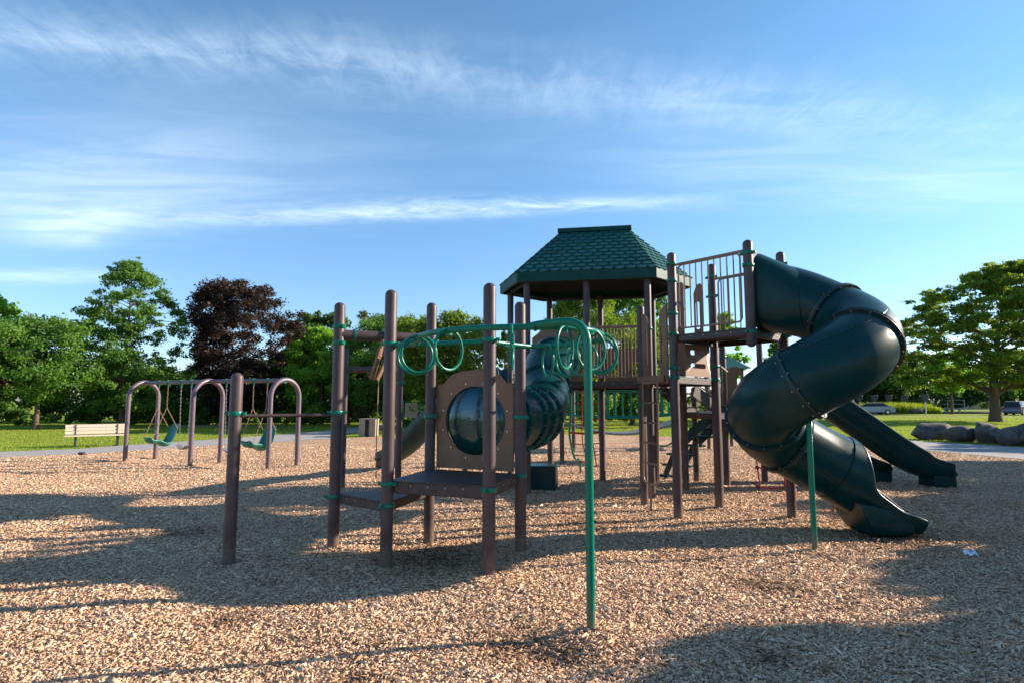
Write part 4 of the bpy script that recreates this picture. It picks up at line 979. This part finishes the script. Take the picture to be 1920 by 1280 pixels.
b = MB()
for k in range(8):
    for fx, fy, a_ in ((1, 0, 0), (0, 1, R(90))):
        for sg in (-1, 1):
            u_ = (k-3.5)*.088
            if fy and sg == -1 and False: continue
            if not fy and sg == -1 and k in (3, 4): continue
            if fx: b.box((-6.6+u_, 27.8+sg*.35, .40), (.08, .025, .76))
            else: b.box((-6.6+sg*.365, 27.8+u_, .40), (.025, .08, .76))
b.build('slats', M['slat'], tb)
b = MB(); b.prism(circle(-6.6, 27.8, .29, 20), .02, .78); b.build('liner', M['black'], tb)
b = MB(); b.box((-6.6, 27.8, .80), (.78, .75, .025)); b.build('lid', M['slat'], tb)
nb_ = empty('notice_board', (-6.35, 38.5, 0), 'beige panel held between two green poles among the bushes', 'board')
b = MB(); b.box((-6.45, 38.5, 1.05), (.78, .06, .95)); b.build('panel', M['wall'], nb_)
for x in (-6.95, -5.85):
    b = MB(); b.post(x, 38.5, -.2, 1.7, .05); b.build('pole', M['greencoat'], nb_)
# litter
def litter(x, y, z, s_, label, blue=False):
    b = MB(); pts = []
    for j in range(4):
        for i in range(7): pts.append((x+(i-3)*s_*.16, y+(j-1.5)*s_*.16, z+.012+.014*math.sin(i*1.9+j)+.01*j))
    n = len(pts); b.add(pts+[(a_, c_, q-.002) for a_, c_, q in pts], [(j*7+i, j*7+i+1, (j+1)*7+i+1, (j+1)*7+i) for j in range(3) for i in range(6)]+[(j*7+i+n, (j+1)*7+i+n, (j+1)*7+i+1+n, j*7+i+1+n) for j in range(3) for i in range(6)])
    root = empty('litter', (x, y, 0), label, 'litter'); b.build('wrapper', M['white'], root)
    if blue: b = MB(); b.box((x+.02, y, z+.043), (s_*.3, s_*.12, .004), .3); b.build('printed_patch', M['blue'], root)
litter(4.72, 6.35, gzf(4.72, 6.35)+.01, .15, 'crumpled white wrapper lying on the shaded wood chips', True)
litter(-13.4, 22.6, .03, .2, 'pale scrap of litter on the grass edge right of the bench')
b = MB(); b.box((-12.9, 18.15, .04), (.16, .14, .10), .3); tag(b.build('edging_block', M['iron'], bevel=.01), 'small dark block at the edge of the wood chips below the bench', 'block')

# ------------------------------------------------------------------ boulders
def boulder(x, y, sx, sy, sz, rz, seed, label, group=None):
    rg = np.random.default_rng(seed); bm = bmesh.new(); bmesh.ops.create_icosphere(bm, subdivisions=4, radius=1)
    ph = rg.random((7, 3))*6.28; fq = rg.normal(0, 1.9, (7, 3))
    planes = [V(rg.normal(0, 1, 3)).normalized() for _ in range(11)]
    for v_ in bm.verts:
        c = v_.co.copy(); k = sum(math.sin(float(f_[0])*c.x+float(f_[1])*c.y+float(f_[2])*c.z+float(p_[0])) for f_, p_ in zip(fq, ph))
        q = c*(1+.045*k+.03*math.sin(7*c.x+3*c.z+seed)*math.sin(6*c.y-4*c.x))
        for pl in planes:
            d = q.dot(pl)-.74
            if d > 0: q = q-pl*d*.9
        v_.co = V((q.x*sx, q.y*sy, q.z*sz+sz*.62))
    me = bpy.data.meshes.new('boulder'); bm.to_mesh(me); bm.free(); me.polygons.foreach_set('use_smooth', [True]*len(me.polygons))
    o = link('boulder', me, M['stone'], None, (x, y, 0)); o.rotation_euler = (0, 0, rz); return tag(o, label, 'boulder', group)
G_ = 'boulders along the footpath'
boulder(17.7, 25.4, 1.05, .6, .46, .0, 3, 'leftmost of the big boulders along the path, broad with a pale top', G_)
boulder(18.1, 24.2, .85, .55, .40, .2, 4, 'low dark boulder wedged second from the left in the row', G_)
boulder(18.35, 23.3, .78, .5, .56, 1.0, 5, 'dark peaked boulder in the middle of the row by the path', G_)
boulder(18.1, 21.9, .66, .5, .50, .5, 6, 'rounded grey boulder just left of the largest one', G_)
boulder(19.1, 21.6, 1.15, .7, .60, .1, 8, 'largest grey boulder at the right edge of the picture', G_)
boulder(52.6, 78.5, 1.0, .7, .62, .1, 9, 'lone boulder far back between the lawn and the parking area')

# ------------------------------------------------------------------ parking: cars, kerbs, posts, house
def car(x, y, rz, paint, label, suv=False):
    root = empty('parked_car', (0, 0, 0), label, 'car')
    Hh = 1.62 if suv else 1.42; Ln = 4.6; 
    low = [(-2.3, .30), (-2.33, .62), (-2.2, .95 if suv else .92), (-1.2, 1.02), (1.0, 1.0), (1.9, .88), (2.25, .7), (2.3, .35)]
    b = MB(); rings = []
    for yy, sc, zz in ((-.88, .985, .0), (-.90, 1, .0), (.90, 1, .0), (.88, .985, .0)):
        rings.append([V((a_*sc, yy, c_)) for a_, c_ in low])
    b.loft(rings); b.build('body', M[paint], root, bevel=.05)
    ro = [(-2.15 if suv else -1.75, .98), (-1.85 if suv else -1.15, Hh-.05), (-1.0, Hh), (.25, Hh-.02), (1.15, .98)]
    b = MB(); rings = []
    for yy, k in ((-.84, 0), (-.66, 1), (.66, 1), (.84, 0)):
        rings.append([V((a_, yy, c_ if (k or c_ < 1.0) else 1.0+(c_-1.0)*.02)) for a_, c_ in ro])
    b.loft(rings); b.build('cabin_glass', M['glass'], root)
    b = MB(); r2_ = [(-1.82 if suv else -1.12, Hh-.02), (-1.0, Hh+.03), (.22, Hh+.015), (.24, Hh-.03), (-1.0, Hh-.01), (-1.8 if suv else -1.1, Hh-.06)]
    b.loft([[V((a_, yy, c_)) for a_, c_ in r2_] for yy in (-.68, .68)]); b.build('roof', M[paint], root)
    for sy in (-1, 1):
        for sx in (-1.4, 1.42):
            b = MB(); b.tube([(sx, sy*.70, .33), (sx, sy*.91, .33)], .33, 20); wv = b.build('wheel', M['tyre'], root)
            b = MB(); b.tube([(sx, sy*.90, .33), (sx, sy*.925, .33)], .19, 14); b.build('rim', M['bolt'], wv)
        b = MB(); b.box((-2.3, sy*.68, .82), (.08, .34, .13)); b.build('tail_lamp', M['redlamp'], root)
        b = MB(); b.box((2.2, sy*.66, .68), (.1, .34, .12)); b.build('headlamp', M['white'], root)
    root.location = (x, y, 0); root.rotation_euler = (0, 0, rz); return root
car(44.6, 74.5, R(176), 'silver', 'silver saloon car parked behind the tall grass', False)
car(60.6, 72.0, R(35), 'navy', 'dark blue estate car with red tail lamp at the right edge', True)
car(7.9, 78, R(178), 'silver', 'pale car far back, seen under the play deck', False)
def kerb(x0, x1, y, label):
    b = MB(); b.box(((x0+x1)/2, y, .12), (x1-x0, .3, .26)); tag(b.build('kerb_timber', M['iron'], bevel=.03), label, 'kerb', 'kerb timbers by the parking area')
kerb(44.5, 50.2, 78.2, 'dark kerb timber left of the far boulder'); kerb(56.0, 62.3, 78.6, 'dark kerb timber in front of the thin tree trunk'); kerb(65, 74, 78.8, 'dark kerb timber in front of the dark blue car')
for u_, lab in ((1612, 'dark-headed pole at the left end of the row, above the silver car'), (1640, 'dark-headed pole above the middle of the silver car'), (1667, 'dark-headed pole at the right end of the silver car'), (1697, 'dark-headed pole standing in the tall grass'), (1735, 'largest dark-headed pole, nearest the open asphalt')):
    Yp = 80 if u_ < 1735 else 72; x = (u_-960)/1126*Yp
    root = empty('sign_pole', (x, Yp, 0), lab, 'sign pole', 'dark-headed poles by the parking area')
    b = MB(); b.post(x, Yp, -.2, 1.7, .07, 10); b.build('pole', M['pale'], root)
    b = MB(); b.add([(x-.25, Yp-.15, 1.6), (x+.25, Yp-.15, 1.6), (x+.25, Yp+.15, 1.6), (x-.25, Yp+.15, 1.6), (x-.42, Yp-.2, 2.45), (x+.42, Yp-.2, 2.45), (x+.42, Yp+.2, 2.45), (x-.42, Yp+.2, 2.45)], [(3, 2, 1, 0), (4, 5, 6, 7), (0, 1, 5, 4), (1, 2, 6, 5), (2, 3, 7, 6), (3, 0, 4, 7)]); b.build('head', M['sign'], root, bevel=.04)
for u_, lab in ((1754, 'pale post right of the dark-headed poles'), (1771, 'second pale post on the far verge'), (1786, 'pale post with yellow leaves behind it'), (1797, 'pale post nearest the far house')):
    Yp = 95; x = (u_-960)/1126*Yp; b = MB(); b.post(x, Yp, -.2, 2.3, .09, 8); tag(b.build('marker_post', M['pale']), lab, 'post', 'pale posts on the far verge')
lp = empty('utility_pole', (43.6, 76, 0), 'tall thin grey pole rising beside the silver car', 'pole')
b = MB(); b.post(43.2, 76, -.2, 3.9, .10, 12); b.build('shaft', M['pale'], lp)
hs = empty('house', (95.5, 125, 0), 'far house with a faded pink gable roof behind the trees', 'house')
b = MB(); b.box((95.5, 125, 1.4), (6, 6, 2.8)); b.build('wall', M['wall'], hs)
b = MB(); b.add([(92, 121.6, 2.7), (99, 121.6, 2.7), (99, 128.4, 2.7), (92, 128.4, 2.7), (95.5, 121.6, 5.4), (95.5, 128.4, 5.4)], [(0, 1, 4), (2, 3, 5), (0, 4, 5, 3), (1, 2, 5, 4), (0, 3, 2, 1)]); b.build('roof', M['roofpink'], hs, smooth=0)
fn = empty('rail_fence', (66, 84, 0), 'thin wire and pale pole fence beyond the road', 'fence')
for k in range(5): b = MB(); b.post(60+2.6*k, 93.5, -.1, 1.9, .06, 8); b.build('pole', M['pale'], fn)
b = MB()
for z in (.6, 1.2, 1.8): b.tube([(60, 93.5, z), (70.4, 93.5, z)], .03, 6)
b.build('rails', M['pale'], fn)

# ------------------------------------------------------------------ trees
def leafcloud(clumps, per, ls, rg, flat=.75, tone_by=None):
    """clumps: (n,4) centre and radius; returns leaf quads"""
    n = len(clumps); k = np.maximum(8, (per*(clumps[:, 3]/clumps[:, 3].mean())**2).astype(int)); idx = np.repeat(np.arange(n), k); m_ = len(idx)
    d = rg.normal(0, 1, (m_, 3)); d /= np.linalg.norm(d, axis=1)[:, None]; rr = rg.random(m_)**.5*(1+.25*rg.random(m_)); st_ = rg.random(m_) < .14; rr = np.where(st_, rr*(1.15+.4*rg.random(m_)), rr)
    pos = clumps[idx, :3]+d*(clumps[idx, 3]*rr)[:, None]*np.array([1, 1, flat])
    # leaf frames: normals lean upward and outward
    nr = rg.normal(0, .8, (m_, 3))+d*.45+np.array([.10, 0, .28]); nr /= np.linalg.norm(nr, axis=1)[:, None]
    a_ = rg.normal(0, 1, (m_, 3)); a_ -= (a_*nr).sum(1)[:, None]*nr; a_ /= np.linalg.norm(a_, axis=1)[:, None]; b_ = np.cross(nr, a_)
    s_ = ls*(.55+.9*rg.random(m_)); wv = s_*(.42+.2*rg.random(m_))
    P_ = np.stack([pos-a_*s_[:, None], pos+b_*wv[:, None]-a_*(s_*.1)[:, None]+nr*(s_*.12)[:, None], pos+a_*s_[:, None]-nr*(s_*.25)[:, None], pos-b_*wv[:, None]-a_*(s_*.1)[:, None]+nr*(s_*.12)[:, None]], 1).reshape(-1, 3)
    F_ = np.arange(m_*4).reshape(-1, 4)
    ct_ = rg.random(n); tone = np.clip(.55*ct_[idx]+.45*rg.random(m_), 0, 1)
    return P_, F_, tone
def crown_clumps(h0, h1, rx, ry, n, rg, shape='round', cr_=(.10, .22), lumps=7):
    out_ = []; lob = [(rg.random()*2*np.pi, rg.random()*1.4-.4, .16+.2*rg.random()) for _ in range(lumps)]
    H_ = h1-h0; tries = 0
    while len(out_) < n and tries < n*60:
        tries += 1
        u = rg.random(); a_ = rg.random()*2*np.pi; rad_ = rg.random()**.42
        if shape == 'round': prof = math.sqrt(max(0, 1-(2*u-1)**2))**.8*(1 if u > .35 else .72+.8*u)
        elif shape == 'cone': prof = (1-u)**.75*(1 if u > .12 else u/.12)
        elif shape == 'oval': prof = math.sin(math.pi*min(1, u*.92+.08))**.55*(1.02-.35*u)
        elif shape == 'umbrella': prof = (math.sqrt(max(0, 1-((u-.35)/.65)**2)) if u > .35 else .75+.25*u/.35)
        else: prof = 1
        w_ = 1+sum(k_*math.cos(a_-q)*math.cos(3*(u-.5)+e_) for q, e_, k_ in lob)*.55
        r_ = rad_*prof*max(.45, w_)
        x = math.cos(a_)*r_*rx; y = math.sin(a_)*r_*ry; z = h0+u*H_
        out_.append((x, y, z, (cr_[0]+(cr_[1]-cr_[0])*rg.random())*rx))
    out_ = np.array(out_); k_ = rg.choice(n, max(1, n//6), replace=False); c_ = np.array([0, 0, h0+.45*H_, 0]); f_ = 1+.02+.09*rg.random(len(k_))
    out_[k_] = (out_[k_]-c_)*f_[:, None]+c_; out_[k_, 3] *= .55; out_[:, 2] = np.maximum(out_[:, 2], .4); return out_
def tree(name, x, y, h, rx, z0, leaf, label, cat='tree', shape='round', n=90, per=150, ls=.11, seed=1, trunk=.16, ry=None, group=None, stems=9, cr_=(.13, .26), lean=0.0, flat=.75, th=None):
    rg = np.random.default_rng(seed); root = empty(name, (x, y, 0), label, cat, group)
    cl_ = crown_clumps(z0, h, rx, ry or rx, n, rg, shape, cr_)
    if lean: cl_[:, 0] += lean*(cl_[:, 2]-z0)
    P_, F_, T_ = leafcloud(cl_, per, ls, rg, flat)
    me = fastmesh('crown', P_, F_, T_, LF[leaf]); o = bpy.data.objects.new('crown', me); COL.objects.link(o); o.parent = root; WORLD[o] = V((x, y, 0))
    b = MB(); top = (h*.92 if shape in ('oval', 'cone') else z0+(h-z0)*.6) if th is None else th
    K = 8; tp_ = []; 
    for k in range(K+1):
        s_ = k/K; tp_.append(V((.12*math.sin(s_*4+seed)*s_*trunk*4+lean*max(0, top*s_-z0), .1*math.cos(s_*3+seed)*s_*trunk*4, -.2+(top+.2)*s_)))
    b.tube(tp_, [trunk*(1.35 if k == 0 else 1.0-.85*k/K) for k in range(K+1)], 10)
    pick = rg.choice(len(cl_), min(stems, len(cl_)), replace=False)
    for j in pick:
        e = V(cl_[j, :3]); zz = max(z0*.75, min(e.z-.25*math.hypot(e.x, e.y), top*.95)); s_ = (zz+.2)/(top+.2); i = min(K-1, max(0, int(s_*K))); p = tp_[i].lerp(tp_[i+1], min(1, max(0, s_*K-i)))
        tr = trunk*(1-.8*s_); mid_ = p.lerp(e, .5)+V((0, 0, .12*(e-p).length)); b.tube([p, mid_, e], [tr*.55, tr*.32, tr*.08+.004], 6)
    bo = b.build('trunk', M['bark'], None, origin=(0, 0, 0)); bo.parent = root
    return root
tree('maple_tree', -27.1, 34.3, 6.1, 3.9, 1.9, 'mid', 'broad green tree with a slim pinkish trunk left of the tall tree', shape='round', n=240, per=140, ls=.088, seed=11, trunk=.16, cr_=(.08, .18))
tree('locust_tree', -24.0, 37.0, 10.2, 4.0, 1.2, 'mid', 'tall airy green tree behind the left end of the swing frame', shape='oval', n=330, per=85, ls=.085, seed=23, trunk=.16, stems=60, cr_=(.05, .12), flat=.6)
tree('copper_beech', -19.0, 40.5, 9.5, 3.8, .9, 'copper', 'dark copper-leaved tree behind the swings', shape='round', n=420, per=125, ls=.088, seed=31, trunk=.24, stems=16, cr_=(.07, .16))
tree('lime_tree', -31.5, 35.0, 7.6, 2.9, 1.2, 'bright', 'light green tree cut by the left edge of the picture', shape='round', n=120, per=170, ls=.12, seed=41)
tree('purple_plum', -28.7, 32.6, 3.7, 1.1, 1.6, 'purple', 'small purple-leaved tree at the left edge', shape='round', n=40, per=130, ls=.09, seed=43, trunk=.11)
tree('ash_tree', -16.7, 52, 9.0, 3.0, 3, 'dark', 'dark rounded treetop showing right of the copper tree', n=90, per=170, ls=.15, seed=47)
tree('lime_tree', -13.3, 42, 6.5, 2.5, .5, 'bright', 'vivid light green tree behind the right arch of the swings', shape='round', n=150, per=220, ls=.09, seed=53, cr_=(.11, .22))
tree('willow_bush', -11.2, 41, 5.0, 1.8, .2, 'grey', 'grey-green willowy bush left of the tall brown posts', shape='oval', n=80, per=170, ls=.11, seed=59, cat='bush')
tree('young_ash', -14.0, 56, 10.0, 1.7, 5.0, 'grey', 'sparse little treetop against the sky between the brown posts', shape='oval', n=44, per=34, ls=.12, seed=61, trunk=.13, stems=26)
tree('maple_tree', -8.6, 41, 7.2, 3.5, 1.0, 'mid', 'leafy green tree behind the tall brown posts, left of the tan tunnel panel', n=190, per=210, ls=.09, seed=67, cr_=(.10, .2))
tree('maple_tree', -3.9, 35.5, 6.6, 3.6, 1.7, 'yellow', 'yellow-green tree behind the ring climber', n=190, per=200, ls=.09, seed=71, cr_=(.10, .2), trunk=.17)
tree('spruce', -.9, 70, 9.8, 1.4, 1, 'dark', 'small dark conifer tip far behind the ring climber', shape='cone', n=60, per=80, ls=.16, seed=73)
tree('oak_tree', 4.4, 36, 8.2, 3.4, 1.0, 'yellow', 'bright yellow-green tree seen through the roofed tower', n=180, per=210, ls=.09, seed=79, cr_=(.10, .2))
tree('oak_tree', 8.4, 42, 9.4, 3.8, 1.0, 'mid', 'darker green tree right of centre behind the roofed tower', n=140, per=180, ls=.13, seed=83)
tree('young_birch', 13.6, 38, 7.2, 1.3, 1.5, 'bright', 'slender light green tree seen through the upper railing', shape='oval', n=44, per=75, ls=.11, seed=89, trunk=.08, stems=16)
tree('maple_tree', 21.3, 48, 6.1, 1.9, 1.2, 'mid', 'small green tree between the brown posts and the spiral slide', shape='oval', n=60, per=140, ls=.12, seed=97, trunk=.1)
tree('oak_tree', 58.5, 96, 10.6, 6.5, .5, 'dark', 'dark tree behind the silver car', n=200, per=170, ls=.24, seed=101, trunk=.3)
BIG = tree('spreading_maple', 38.4, 47.8, 12.6, 7.7, 2.8, 'yellow', 'large spreading maple with a thick trunk on the lawn at right', shape='umbrella', n=640, per=115, ls=.12, seed=103, trunk=.42, stems=44, cr_=(.035, .10), flat=.42, th=8.5, lean=.22)
tree('ash_tree', 56.0, 76.5, 7.5, 3.4, 3.2, 'bright', 'thin dark-trunked tree standing left of the spreading maple', n=70, per=120, ls=.17, seed=107, trunk=.2)
# shade trees standing outside the right edge
base_t = tree('shade_tree', 14.6, 8.0, 4.15, 2.0, 1.0, 'mid', 'leafy tree right of the playground, nearest the spiral slide', n=90, per=120, ls=.12, seed=113, trunk=.14, group='shade trees beyond the right edge')
for i, (x, y, s_, rz, lab) in enumerate(((12.0, 4.9, 1.10, 1.0, 'leafy tree right of the viewer'), (16.2, 11.4, 1.05, 2.2, 'leafy tree beside the right footpath'), (13.2, 1.9, 1.15, 3.0, 'taller leafy tree level with the viewer'), (11.6, 7.1, .72, 4.4, 'short leafy tree between two taller ones at the right'), (20.2, 15.6, 1.2, 4.1, 'leafy tree behind the right footpath'), (27.0, 22.5, 1.15, 5.6, 'leafy tree right of the boulders, outside the picture'))):
    copytree(base_t, (x, y, 0), rz, lab, (s_, s_, s_))
# bushes and the wood behind
def mass(name, spans, leaf, label, per, ls, seed, kind='stuff'):
    rg = np.random.default_rng(seed); cl_ = []
    for x0, y0, x1, y1, h0, h1, dep, n in spans:
        for k in range(n):
            s_ = rg.random(); hh = h0+(h1-h0)*(.5+.5*math.sin(s_*17+seed)*math.sin(s_*7.3)); r_ = (.10+.16*rg.random())*hh
            cl_.append((x0+(x1-x0)*s_+rg.normal(0, .2), y0+(y1-y0)*s_+rg.random()*dep, r_*.5+rg.random()**.8*(hh-r_), r_))
    P_, F_, T_ = leafcloud(np.array(cl_), per, ls, rg, .85)
    o = bpy.data.objects.new(name, fastmesh(name, P_, F_, T_, LF[leaf])); COL.objects.link(o)
    return tag(o, label, None, None, kind)
mass('woodland', [(-48, 44, -6, 47, 3.6, 5.8, 4, 330), (-6, 50, 14, 54, 3.4, 5.0, 4, 120)], 'dark', 'dark woodland closing the view behind the left lawn', 170, .17, 5)
mass('woodland', [(14, 62, 36, 88, 2.0, 3.6, 4, 90), (36, 88, 130, 100, 4.5, 6.5, 6, 330)], 'dark', 'dark line of trees beyond the parking area', 110, .26, 6)
mass('undergrowth', [(-36, 39.5, -9.5, 42.5, .7, 2.2, 1.5, 210), (-6.8, 38, 2, 40, .6, 1.8, 1.5, 70), (2, 44, 20, 52, .6, 1.8, 2, 70)], 'mid', 'low leafy undergrowth at the foot of the trees', 150, .10, 8)
mass('undergrowth', [(60, 95, 72, 96, 1.0, 2.2, 2, 50)], 'bright', 'bright scrub on the far verge beyond the road', 120, .16, 9)
# grass blades
def blades(name, n, xf, hmin, hmax, wb, leaf, label, seed, mask=None):
    rg = np.random.default_rng(seed); x, y = xf(rg, n); n = len(x); h = hmin+(hmax-hmin)*rg.random(n)*(1 if hmax < .5 else (.35+.65*np.sin(x*1.3+np.sin(x*3.1))**2)); a_ = rg.random(n)*np.pi*2
    dx, dy = np.cos(a_)*wb, np.sin(a_)*wb; lx_, ly_ = rg.normal(0, .35, n)*h, rg.normal(0, .35, n)*h
    z = np.zeros(n)
    P_ = np.stack([np.stack([x-dx, y-dy, z], -1), np.stack([x+dx, y+dy, z], -1), np.stack([x+lx_, y+ly_, h], -1)], 1).reshape(-1, 3)
    o = bpy.data.objects.new(name, fastmesh(name, P_, np.arange(n*3).reshape(-1, 3), rg.random(n), LF[leaf])); COL.objects.link(o)
    return tag(o, label, None, None, 'stuff')
def lawnpts(rg, n):
    y = 15+45*rg.random(n)**1.3; x = (rg.random(n)*2-1)*(y*.95+2)
    e = np.interp(x, ex, ey, left=0, right=0); inpath_l = (y < np.interp(x, [-22.5, -19.3, -16.25, -14.6, -14.2, -12.7, -10.9, -9.6, -7.8], [6, 15, 19.21, 20.4, 22, 25.2, 30, 44, 44]))&(x < -7.7)
    k = (y > e+.05)&~((x < -7.7)&inpath_l)&~((x > 9.8)&(x < 19.4)&(y < np.interp(x, [9.8, 11.5, 14.5, 16.3, 17.2, 18.1, 18.8, 19.4], [25.5, 27.5, 27, 24.6, 22.6, 20.6, 16, 8])))
    k &= ~((x < -20.4)&(y < 8))
    return x[k], y[k]
blades('grass', 330000, lawnpts, .03, .075, .012, 'grass', 'short mown grass blades of the lawn', 21)
blades('tall_grass', 26000, lambda rg, n: (41+15*rg.random(n)**.9, 78.4+3.0*rg.random(n)), .5, 1.7, .05, 'grass', 'tall uncut grass and weeds in front of the silver car', 22)
